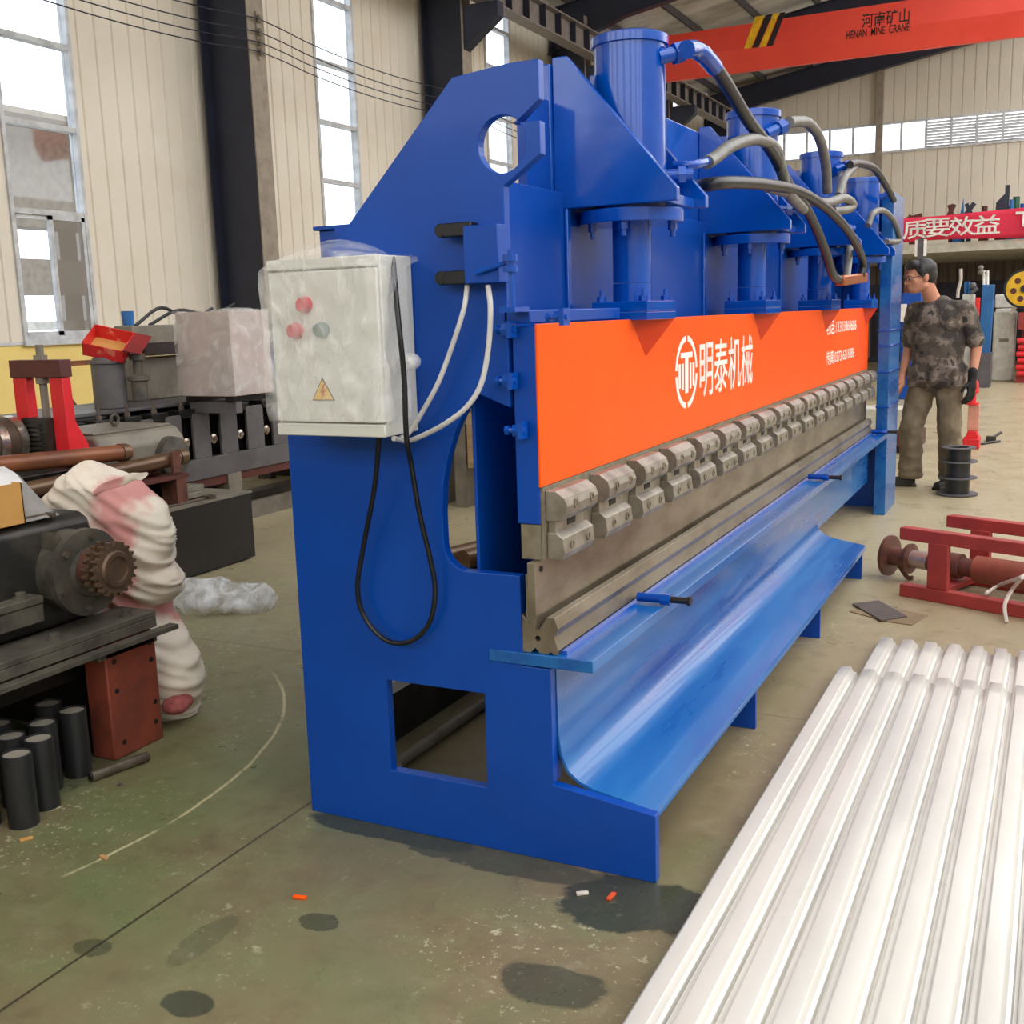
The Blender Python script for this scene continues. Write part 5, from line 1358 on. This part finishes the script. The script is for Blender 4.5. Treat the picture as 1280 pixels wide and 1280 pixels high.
# ================================================================== PERSON
q = W(1166, 610, 2, 0)
PN = root('person', 'man in camouflage shirt and khaki trousers looking left, black glove on one hand', 'person', (q.x, q.y, 0), rz=math.radians(-17), local=True)
HM = Matrix.Translation(V((-0.105, -0.11, 1.585))) @ Euler((math.radians(6), 0, math.radians(-47))).to_matrix().to_4x4()
def hp(x, y, z): return HM @ V((x, y, z))
HR = HM.to_3x3()
def hand(mb, w, fwd, side, k=1.0, thumbdir=None):
    """palm with four unequal fingers, slightly curled, and a thumb; fwd = towards the fingertips, side = towards the thumb"""
    fwd = V(fwd).normalized(); side = V(side); side = (side - fwd * side.dot(fwd)).normalized(); nrm = fwd.cross(side)
    w = V(w)
    mb.caps(w, w + fwd * 0.05 * k, 0.026 * k, 0.030 * k)
    for s in (-0.026, -0.009, 0.009, 0.026):
        mb.caps(w + fwd * 0.03 * k + side * s * 0.7 * k, w + fwd * 0.085 * k + side * s * k, 0.013 * k, 0.012 * k)
    for s, ln in ((0.030, 0.068), (0.010, 0.078), (-0.011, 0.072), (-0.031, 0.055)):
        b0 = w + fwd * 0.088 * k + side * s * k
        b1 = b0 + (fwd * 0.9 + nrm * 0.35 + side * s * 2.2).normalized() * ln * 0.52 * k
        b2 = b1 + (fwd * 0.62 + nrm * 0.8).normalized() * ln * 0.5 * k
        mb.caps(b0, b1, 0.0098 * k, 0.009 * k, 10); mb.caps(b1, b2, 0.009 * k, 0.0078 * k, 10)
    t0 = w + fwd * 0.03 * k + side * 0.028 * k
    t1 = t0 + (fwd * 0.6 + side * 0.8 + nrm * 0.2).normalized() * 0.04 * k
    t2 = t1 + (fwd * 0.9 + side * 0.2 + nrm * 0.4).normalized() * 0.032 * k
    mb.caps(t0, t1, 0.0125 * k, 0.0108 * k, 10); mb.caps(t1, t2, 0.0108 * k, 0.009 * k, 10)
RS, RE, RW = V((-0.185, 0.0, 1.335)), V((-0.235, 0.03, 1.07)), V((-0.225, -0.10, 0.85))
LS, LE, LW = V((0.185, 0.02, 1.335)), V((0.255, 0.07, 1.07)), V((0.262, 0.00, 0.84))
HIP = {-1: V((-0.09, 0, 0.90)), 1: V((0.09, 0.0, 0.90))}
KN = {-1: V((-0.155, -0.06, 0.48)), 1: V((0.11, 0.0, 0.48))}
AN = {-1: V((-0.18, 0.0, 0.085)), 1: V((0.10, 0.08, 0.085))}
b = MB()
b.ball((0, 0, 0.93), (0.155, 0.11, 0.12)); b.ball((0, -0.005, 1.10), (0.145, 0.105, 0.17)); b.ball((-0.01, -0.01, 1.26), (0.175, 0.115, 0.16))
for s, S in ((-1, RS), (1, LS)):
    b.ball(S, (0.052, 0.052, 0.052)); b.caps(V((-0.01, 0, 1.355)), S, 0.055, 0.048)
b.caps((-0.03, 0.0, 1.36), hp(0, 0.035, -0.06), 0.064, 0.054)
for (S, E_, Wr) in ((RS, RE, RW), (LS, LE, LW)):
    b.caps(S, E_, 0.052, 0.042); b.caps(E_, Wr, 0.042, 0.027)
hand(b, RW + V((0, -0.01, -0.01)), (0.02, -0.35, -0.95), (0.2, -1, 0.3)); hand(b, LW + V((0, -0.005, -0.01)), (0.05, -0.22, -0.97), (-0.2, -1, 0.2))
for s in (-1, 1):
    b.caps(HIP[s], KN[s], 0.085, 0.058); b.caps(KN[s], AN[s], 0.056, 0.038)
    fd = V((-0.9, -0.44, 0)) if s < 0 else V((-0.2, -0.98, 0))
    b.caps(AN[s] + V((0, 0, -0.04)), AN[s] + fd * 0.13 + V((0, 0, -0.05)), 0.038, 0.028)
# head with face
b.ball(hp(0, 0.012, 0.035), (0.076, 0.098, 0.092), rot=HR); b.ball(hp(0, -0.03, -0.02), (0.064, 0.066, 0.085), rot=HR); b.ball(hp(0, -0.055, -0.085), (0.042, 0.040, 0.030), rot=HR)
b.ball(hp(0, -0.082, 0.022), (0.052, 0.02, 0.013), rot=HR)
b.caps(hp(0, -0.092, 0.008), hp(0, -0.113, -0.032), 0.009, 0.014); b.ball(hp(0.012, -0.099, -0.037), 0.009); b.ball(hp(-0.012, -0.099, -0.037), 0.009)
b.ball(hp(0, -0.092, -0.061), (0.024, 0.010, 0.006), rot=HR); b.ball(hp(0, -0.090, -0.071), (0.021, 0.010, 0.007), rot=HR)
for s in (-1, 1):
    b.ball(hp(s * 0.045, -0.062, -0.018), (0.022, 0.022, 0.02), rot=HR)
    b.ball(hp(s * 0.078, 0.012, -0.008), (0.010, 0.020, 0.032), rot=HR)
    b.caps(hp(s * 0.05, 0.0, -0.06), hp(s * 0.02, -0.055, -0.088), 0.03, 0.026)
body = b.obj('body', SKIN, PN, smooth=180, local=True, remesh=0.0075, sm=3)
mb = MB()
mb.ball(hp(0, 0.022, 0.052), (0.084, 0.100, 0.088), rot=HR); mb.ball(hp(0, 0.055, 0.01), (0.074, 0.066, 0.082), rot=HR); mb.ball(hp(0, -0.05, 0.098), (0.062, 0.052, 0.034), rot=HR); mb.ball(hp(-0.02, -0.075, 0.085), (0.045, 0.030, 0.024), rot=HR)
for s in (-1, 1): mb.ball(hp(s * 0.072, -0.005, 0.04), (0.014, 0.032, 0.045), rot=HR)
mb.obj('hair', HAIR, PN, smooth=180, local=True, remesh=0.008, sm=2)
for s in (-1, 1):
    mb = MB(); mb.ball(hp(s * 0.031, -0.086, 0.003), (0.013, 0.009, 0.008), rot=HR); mb.obj('eye', WHITE, PN, local=True, smooth=180)
    mb = MB(); mb.ball(hp(s * 0.031, -0.093, 0.003), (0.006, 0.004, 0.006), rot=HR); mb.obj('iris', HAIR, PN, local=True, smooth=180)
mb = MB()
for s in (-1, 1):
    ring = [hp(s * 0.034 + 0.027 * math.cos(2 * math.pi * i / 16), -0.108, 0.0 + 0.019 * math.sin(2 * math.pi * i / 16)) for i in range(17)]
    mb.tube(ring, 0.0024, n=6, sub=2)
    mb.tube([hp(s * 0.061, -0.107, 0.004), hp(s * 0.078, -0.06, 0.008), hp(s * 0.083, 0.0, 0.01), hp(s * 0.083, 0.022, 0.0)], 0.0024, n=6)
mb.tube([hp(-0.008, -0.109, 0.004), hp(0, -0.113, 0.007), hp(0.008, -0.109, 0.004)], 0.0024, n=6)
mb.obj('glasses', BLACK, PN, local=True)
mb = MB()
mb.ball((0, -0.005, 0.94), (0.195, 0.145, 0.15)); mb.ball((0, -0.01, 1.05), (0.197, 0.145, 0.27)); mb.ball((-0.01, -0.012, 1.25), (0.200, 0.138, 0.17)); mb.caps((-0.04, -0.01, 1.37), (0.02, 0.0, 1.37), 0.078, 0.078)
mb.ball((0, 0, 0.84), (0.212, 0.155, 0.12)); mb.box((-0.185, -0.13, 0.775), (0.192, 0.13, 0.93))
for (S, E_) in ((RS, RE), (LS, LE)):
    mb.caps(V((-0.01, 0, 1.35)), S, 0.08, 0.072); mb.caps(S, S + (E_ - S) * 0.80, 0.072, 0.070)
o = mb.obj('shirt', CAMO, PN, smooth=180, local=True, remesh=0.011, sm=4)
tx = bpy.data.textures.new('cloth_folds', 'CLOUDS'); tx.noise_scale = 0.09; tx.noise_depth = 2
dm = o.modifiers.new('folds', 'DISPLACE'); dm.texture = tx; dm.strength = 0.022; dm.mid_level = 0.5
mb = MB()
mb.ball((0, 0, 0.87), (0.172, 0.125, 0.13)); mb.box((-0.155, -0.10, 0.80), (0.155, 0.10, 0.93))
for s in (-1, 1):
    mb.caps(HIP[s] + V((0, 0, -0.05)), KN[s], 0.105, 0.088); mb.caps(KN[s], AN[s] + V((0, 0, 0.06)), 0.088, 0.083)
    mb.lathe(AN[s] + V((0, 0, -0.02)), (0, 0, 1), [(0, 0.078), (0.03, 0.092), (0.05, 0.080), (0.08, 0.092), (0.13, 0.082)], 20)
o = mb.obj('trousers', TROUS, PN, smooth=180, local=True, remesh=0.011, sm=3)
dm = o.modifiers.new('folds', 'DISPLACE'); dm.texture = tx; dm.strength = 0.03; dm.mid_level = 0.45
for s in (-1, 1):
    fd = V((-0.9, -0.44, 0)) if s < 0 else V((-0.2, -0.98, 0))
    mb = MB(); a = AN[s]; a = V((a.x, a.y, 0.045))
    mb.ball(a + fd * 0.005, (0.045, 0.05, 0.045)); mb.caps(a + fd * 0.02 + V((0, 0, -0.002)), a + fd * 0.165 + V((0, 0, -0.012)), 0.042, 0.032)
    mb.bar(a - fd * 0.05 + V((0, 0, -0.036)), a + fd * 0.19 + V((0, 0, -0.036)), 0.08, 0.016)
    mb.obj('shoe', SHOE, PN, smooth=180, local=True, remesh=0.009, sm=2)
mb = MB(); mb.caps(LW + V((0, 0.003, 0.05)), LW + V((0, 0, -0.01)), 0.034, 0.032); hand(mb, LW + V((0, -0.005, -0.01)), (0.05, -0.22, -0.97), (-0.2, -1, 0.2), 1.18)
mb.obj('glove', GLOVE, PN, smooth=180, local=True, remesh=0.0055, sm=1)

# ================================================================== FAR EQUIPMENT
# mezzanine with banner
mz = root('mezzanine', 'pale edged mezzanine slab at the far end, holding machine parts', 'mezzanine', (0, 24, 2.3))
mb = MB(); mb.box((-4.6, 22, 2.30), (9, 28.4, 2.47)); mb.obj('slab', CONC, mz, smooth=0)
for x in (-4.4, -0.1, 3.8):
    mb = MB(); mb.box((x - 0.09, 22.15, 0), (x + 0.09, 22.3, 2.30)); mb.obj('post', NAVY, mz)
mb = MB(); ribbed(mb, 1, 28.0, -4.6, 9, 1.86, 2.30, 0.05, -1, pitch=0.2, gw=0.03, gd=0.03); mb.obj('back_sheet', DARKB, mz, smooth=0)
mb = MB(); mb.box((-4.6, 28.0, 0.0), (9, 28.06, 1.86)); mb.obj('back_panel', DARKN, mz, smooth=0)
# banner, a hanging cloth with soft sag
mb = MB(); nxx = 60
g = []
for i in range(nxx + 1):
    x = -4.5 + 6.0 * i / nxx
    yo = 21.93 + 0.02 * math.sin(x * 5) + 0.015 * mnoise.noise(V((x * 2, 0, 0)))
    zt_ = 2.975 + 0.025 * math.sin(x * 1.7 + 2.4); zb_ = 2.505 + 0.02 * math.sin(x * 2.3)
    g.append([mb.bm.verts.new((x, yo + 0.01 * mnoise.noise(V((x * 3, k, 2))), zb_ + (zt_ - zb_) * k / 6)) for k in range(7)])
for i in range(nxx):
    for k in range(6):
        mb.bm.faces.new((g[i][k], g[i + 1][k], g[i + 1][k + 1], g[i][k + 1]))
bn = mb.obj('banner', BANNER, None, smooth=180); s = bn.modifiers.new('t', 'SOLIDIFY'); s.thickness = 0.004
tag(recenter(bn), 'red cloth banner with white characters hung along the mezzanine edge', 'banner'); OFF[bn.name] = bn.location.copy()
for i, ch in enumerate('质要效益'):
    q = W((1143.5, 1171, 1197, 1233 - 1.5)[i], (287.5, 283, 281, 281)[i] - 1.0, 1, 21.9)
    q = W((1144, 1171.5, 1202, 1233.5)[i], (287, 284.5, 282.5, 280.5)[i], 1, 21.9)
    text('lettering', ch, q, (1, 0, 0), (0, 0, 1), 0.44, 0.335, WHITE, bn, 0.012, 0.0)
q = W(1281, 273.5, 1, 21.9); text('lettering', 'T', q, (1, 0, 0), (0, 0, 1), 0.30, 0.26, WHITE, bn, 0.02, 0.0)
# parts stored on the mezzanine
def junk(lb, px, w, h, m, kind, y=22.6, nm='machine_part'):
    q = W(px, 262, 1, y); x = q.x; z = 2.47
    mb = MB()
    if kind == 'fin': mb.prism([(x - w, z), (x + w, z), (x + w * 0.6, z + h), (x + w * 0.15, z + h * 0.55)], 1, y, y + 0.1); mb.box((x - w * 0.6, y - 0.1, z), (x + w * 0.6, y + 0.2, z + 0.5))
    elif kind == 'post': mb.box((x - w * 0.5, y, z), (x + w * 0.5, y + 0.15, z + h)); mb.box((x - w * 2.4, y - 0.05, z), (x + w, y + 0.3, z + h * 0.62)); mb.prism([(x - w * 2.4, z + h * .5), (x - w * 2.4, z + h * .7), (x - w * .5, z + h * .85), (x - w * .5, z + h * .6)], 1, y, y + 0.1)
    elif kind == 'cyl': mb.cyl((x, y, z), (x, y, z + h), w, n=14); mb.box((x - w * 1.6, y - 0.15, z), (x + w * 1.6, y + 0.15, z + 0.5))
    else: mb.bar((x - w, y, z + 0.5), (x + w, y, z + h), 0.06, 0.08); mb.bar((x - w * .8, y + .05, z + h), (x + w * .6, y + .05, z + 0.48), 0.05, 0.07); mb.box((x - w * .5, y - 0.1, z), (x + w * .5, y + 0.15, z + 0.5))
    tag(recenter(mb.obj(nm, m, None, smooth=40)), lb, 'machine part', 'machine parts stored on the mezzanine')
junk('brown low part stored at the left end of the banner top', 1143, 0.14, 0.56, DKRED, 'x')
junk('small brown part just left of the blue fin above the banner', 1189, 0.05, 0.72, DKRED, 'x')
junk('bright blue fin-shaped part standing above the banner', 1198, 0.13, 0.82, BLUEM, 'fin')
junk('dark blue bracket part right of the blue fin above the banner', 1212, 0.08, 0.72, NAVY, 'x')
junk('small brown post part above the banner middle', 1231, 0.05, 0.65, DKRED, 'cyl')
junk('tall dark post part, highest thing above the banner', 1258, 0.075, 1.0, NAVY, 'post')
junk('small light blue cylinder right of the tall dark post', 1264, 0.035, 0.72, BLUEM, 'cyl', y=22.4)
junk('dark green block part above the letter on the banner', 1270, 0.06, 0.78, GREENB, 'cyl')
junk('small blue part at the right end above the banner', 1278, 0.04, 0.65, BLUE, 'cyl')
# grey cabinet and its neighbours on the floor under the mezzanine
def P2(px, y): return W(px, 420, 1, y).x
def zz(px, py, y): return W(px, py, 1, y).z
y = 21.0
cab = root('machine_cabinet', 'pale grey upright machine cabinet at the far right under the mezzanine', 'cabinet', (P2(1255, y), y, 0))
x0, x1 = P2(1241, y), P2(1269, y)
mb = MB(); mb.box((x0, y, 0.0), (x1, y + 0.5, zz(1255, 389, y))); mb.obj('body', CABG, cab, bevel=0.03)
mb = MB(); mb.box((x0 + 0.1, y - 0.006, 0.68), (x1 - 0.1, y, 0.74)); mb.obj('vent', GREYM, cab)
mb = MB(); mb.box((x0 - 0.02, y + 0.55, zz(1250, 385, y)), (x1 - 0.08, y + 0.95, zz(1250, 368, y))); mb.box((x0, y + 0.55, 0), (x1 - 0.1, y + 0.9, zz(1250, 386, y))); mb.obj('upper_cover', WHITE, cab, bevel=0.02)
mb = MB(); mb.bar(W(1263, 392, 1, y - 0.05), W(1276, 374, 1, y - 0.05), 0.07, 0.07); mb.obj('arm', WHITE, cab, bevel=0.01)
wh = root('wheel_machine', 'red stacked stand with a big yellow wheel at the right photo edge', 'machine', (P2(1285, y), y - 0.3, 0))
cw = W(1281, 361, 1, y - 0.2)
mb = MB(); mb.lathe(cw, (0, -1, 0), [(0, 0.30), (0.03, 0.30), (0.03, 0.33), (0.07, 0.33), (0.07, 0.30)], 40); mb.obj('tyre', BLACK, wh)
mb = MB(); mb.lathe(cw + V((0, -0.03, 0)), (0, -1, 0), [(0, 0.30), (0.05, 0.29), (0.055, 0.08), (0.06, 0)], 40); w_ = mb.obj('wheel', YELW, wh)
for k in range(6):
    a = math.radians(60 * k + 10); c = cw + V((0.175 * math.cos(a), -0.082, 0.175 * math.sin(a)))
    mb = MB(); mb.cyl(c, c + V((0, -0.006, 0)), 0.05, n=16); mb.obj('wheel_hole', DKRED, w_)
mb = MB(); mb.cyl(cw + V((0, -0.09, 0)), cw + V((0, -0.12, 0)), 0.065, n=16); mb.obj('hub', BLACK, w_)
xa = P2(1272, y - 0.3)
mb = MB(); mb.box((xa, y - 0.4, 0), (xa + 0.9, y + 0.2, 0.10)); mb.box((xa, y - 0.4, 0.9), (xa + 0.9, y + 0.2, 1.18)); mb.box((xa + 0.05, y + 0.0, 0.1), (xa + 0.9, y + 0.15, 0.9)); mb.box((xa + 0.3, y - 0.1, 1.18), (xa + 0.4, y + 0.1, 1.7)); mb.obj('stand', PRIMER, wh)
for k in range(6):
    mb = MB(); mb.cyl((xa + 0.02 - 0.02 * (k % 2), y - 0.45, 0.16 + 0.11 * k), (xa + 0.9, y - 0.45, 0.16 + 0.11 * k), 0.045, n=12); mb.obj('red_bar', BRRED, wh)
y = 19.5
bc = root('blue_column_machine', 'blue upright cylinder machine with pale rods right of the man', 'machine', (P2(1232, y), y, 0))
mb = MB(); mb.prism([(P2(1223, y), 0.55), (P2(1238, y), 0.55), (P2(1240, y), zz(1232, 356, y)), (P2(1225, y), zz(1232, 356, y))], 1, y, y + 0.25); mb.obj('column', BLUEM, bc, bevel=0.01)
mb = MB(); mb.box((P2(1218, y), y - 0.05, 0), (P2(1240, y), y + 0.4, 0.56)); mb.obj('base', GREYP, bc)
for px in (1230, 1234.5):
    mb = MB(); mb.cyl(W(px, 357, 1, y + 0.1), W(px, 338, 1, y + 0.1), 0.022, n=10); mb.obj('rod', WHITE, bc)
mb = MB(); mb.ball(W(1226, 335, 1, y + 0.1), 0.045); mb.ball(W(1226, 340, 1, y + 0.1), 0.05); mb.cyl(W(1226, 341, 1, y + 0.1), W(1234, 341, 1, y + 0.1), 0.02, n=8); mb.obj('rod_head', GREYM, bc)
y = 18.0
gp = root('grey_press_machine', 'small grey machine with pale curved hose, seen over the shoulder of the man', 'machine', (P2(1207, y), y, 0))
mb = MB(); mb.box((P2(1201, y), y, 0), (P2(1215, y), y + 0.4, zz(1208, 368, y))); mb.obj('body', CABG, gp, bevel=0.01)
for px in (1207, 1211):
    mb = MB(); mb.cyl(W(px, 369, 1, y + 0.1), W(px, 352, 1, y + 0.1), 0.02, n=8); mb.obj('rod', BLUEM, gp)
mb = MB(); mb.tube([W(1197, 372, 1, y), W(1198, 362, 1, y), W(1201, 350, 1, y), W(1201, 336, 1, y)], 0.025); mb.obj('hose', STRAPW, gp)
mb = MB(); mb.ball(W(1216, 357, 1, y), 0.05); mb.bar(W(1214, 366, 1, y), W(1222, 360, 1, y), 0.06, 0.05); mb.obj('valve', GREYP, gp)
mb = MB(); mb.box((P2(1217, y), y, 0), (P2(1222, y), y + 0.2, zz(1219, 372, y))); mb.obj('red_post', BRRED, gp)
mb = MB(); mb.box((P2(1215, y), y - 0.1, 0.4), (P2(1219, y), y, 0.75)); mb.obj('yellow_guard', YELW, gp)
y = 17
bw = root('blue_cabinet', 'dark blue machine cabinet behind the face of the man, white jar on it', 'machine', (P2(1140, y), y, 0))
mb = MB(); mb.box((P2(1126, y), y, 0), (P2(1150, y), y + 0.6, zz(1140, 366, y))); mb.obj('body', BLUE, bw, bevel=0.01)
mb = MB(); mb.box((P2(1126, y), y - 0.2, zz(1130, 402, y)), (P2(1133, y), y - 0.05, zz(1130, 380, y))); mb.cyl(W(1131, 404, 1, y - 0.1), W(1131, 470, 1, y - 0.1), 0.02); mb.obj('white_cover', WHITE, bw)
ht = root('upright_post', 'grey upright post standing in front of the banner above the head of the man', 'post', (W(1151, 300, 1, 20.5).x, 20.5, 0))
c0_ = W(1151, 298, 1, 20.5)
mb = MB(); mb.box((c0_.x - 0.05, 20.5, 0), (c0_.x + 0.05, 20.6, c0_.z)); mb.obj('post', GREYP, ht)
mb = MB(); mb.box((c0_.x - 0.09, 20.48, c0_.z - 0.30), (c0_.x - 0.052, 20.6, c0_.z - 0.02)); mb.box((c0_.x + 0.052, 20.48, c0_.z - 0.30), (c0_.x + 0.09, 20.6, c0_.z - 0.02)); mb.obj('side_plate', WHITE, ht)
mb = MB(); mb.box((c0_.x - 0.26, 20.6, 1.55), (c0_.x + 0.26, 20.7, 2.08)); mb.obj('dark_board', DKRED, ht)
# low bench and bits beyond the press
lb = root('timber_pack', 'pale block pack on a brown sleeper behind the legs of the man', 'timber', (W(1138, 530, 2, 0.2).x, 10.8, 0))
xx = W(1133, 510, 1, 10.8).x
mb = MB(); mb.box((xx - 0.45, 10.8, 0.22), (xx + 0.12, 11.2, 0.42)); mb.obj('pale_block', CONC, lb, bevel=0.01)
mb = MB(); mb.box((xx - 0.45, 10.78, 0.06), (xx + 0.14, 11.2, 0.215)); mb.box((xx - 0.1, 10.9, 0), (xx - 0.02, 11.1, 0.06)); mb.obj('sleeper', DKRED, lb, bevel=0.01)
# red foot stand beside the man
q = W(1216, 560, 2, 0)
rs_ = root('red_stand', 'red upright stand with pink post on the floor right of the man', 'stand', (q.x, q.y, 0))
mb = MB(); mb.box((q.x - 0.09, q.y - 0.1, 0), (q.x + 0.06, q.y + 0.15, 0.10)); mb.prism([(q.x - 0.07, 0.10), (q.x + 0.05, 0.10), (q.x + 0.03, 0.17), (q.x - 0.05, 0.17)], 1, q.y - 0.06, q.y + 0.1); mb.obj('foot', BRRED, rs_, bevel=0.006)
mb = MB(); mb.box((q.x - 0.055, q.y - 0.03, 0.17), (q.x + 0.045, q.y + 0.05, 0.42)); mb.obj('post', mat('pink_primer', (214, 150, 130), 0.6), rs_, bevel=0.006)
mb = MB(); mb.lathe((q.x - 0.02, q.y, 0.42), (0, 0, 1), [(0, 0.06), (0.02, 0.06), (0.02, 0.03), (0.10, 0.03), (0.12, 0.055), (0.2, 0.05), (0.24, 0.03), (0.30, 0.03)], 16); mb.obj('jack_head', BRRED, rs_)
q = W(1235, 555, 2, 0)
mb = MB(); mb.tube([(q.x - 0.12, q.y - 0.2, 0.012), (q.x, q.y, 0.012), (q.x + 0.1, q.y + 0.15, 0.012)], 0.012); mb.box((q.x - 0.03, q.y + 0.2, 0), (q.x + 0.06, q.y + 0.3, 0.05)); mb.tube([(q.x + 0.02, q.y + 0.25, 0.03), (q.x + 0.1, q.y + 0.35, 0.08)], 0.015)
tag(recenter(mb.obj('hand_tool', DARKM, None)), 'dark hand tool lying on the floor right of the red stand', 'tool')

# ================================================================== LIGHT
wd = bpy.data.worlds.new('overcast_sky'); bpy.context.scene.world = wd
wd.use_nodes = True
nt = wd.node_tree
bg = nt.nodes['Background']
tc = nt.nodes.new('ShaderNodeTexCoord')
sx = nt.nodes.new('ShaderNodeSeparateXYZ')
nt.links.new(tc.outputs['Generated'], sx.inputs[0])
cr = nt.nodes.new('ShaderNodeValToRGB')
e = cr.color_ramp.elements
e[0].position = 0.0; e[0].color = (1.0, 0.985, 0.96, 1)
e[1].position = 1.0; e[1].color = (0.95, 0.97, 1.0, 1)
nt.links.new(sx.outputs['Z'], cr.inputs['Fac'])
nt.links.new(cr.outputs['Color'], bg.inputs['Color'])
bg.inputs['Strength'].default_value = 3.4
sc = bpy.context.scene
sc.view_settings.view_transform = 'Standard'
sc.view_settings.look = 'None'
sc.view_settings.exposure = 0.0
sc.view_settings.gamma = 1.0
sc.view_settings.use_curve_mapping = False
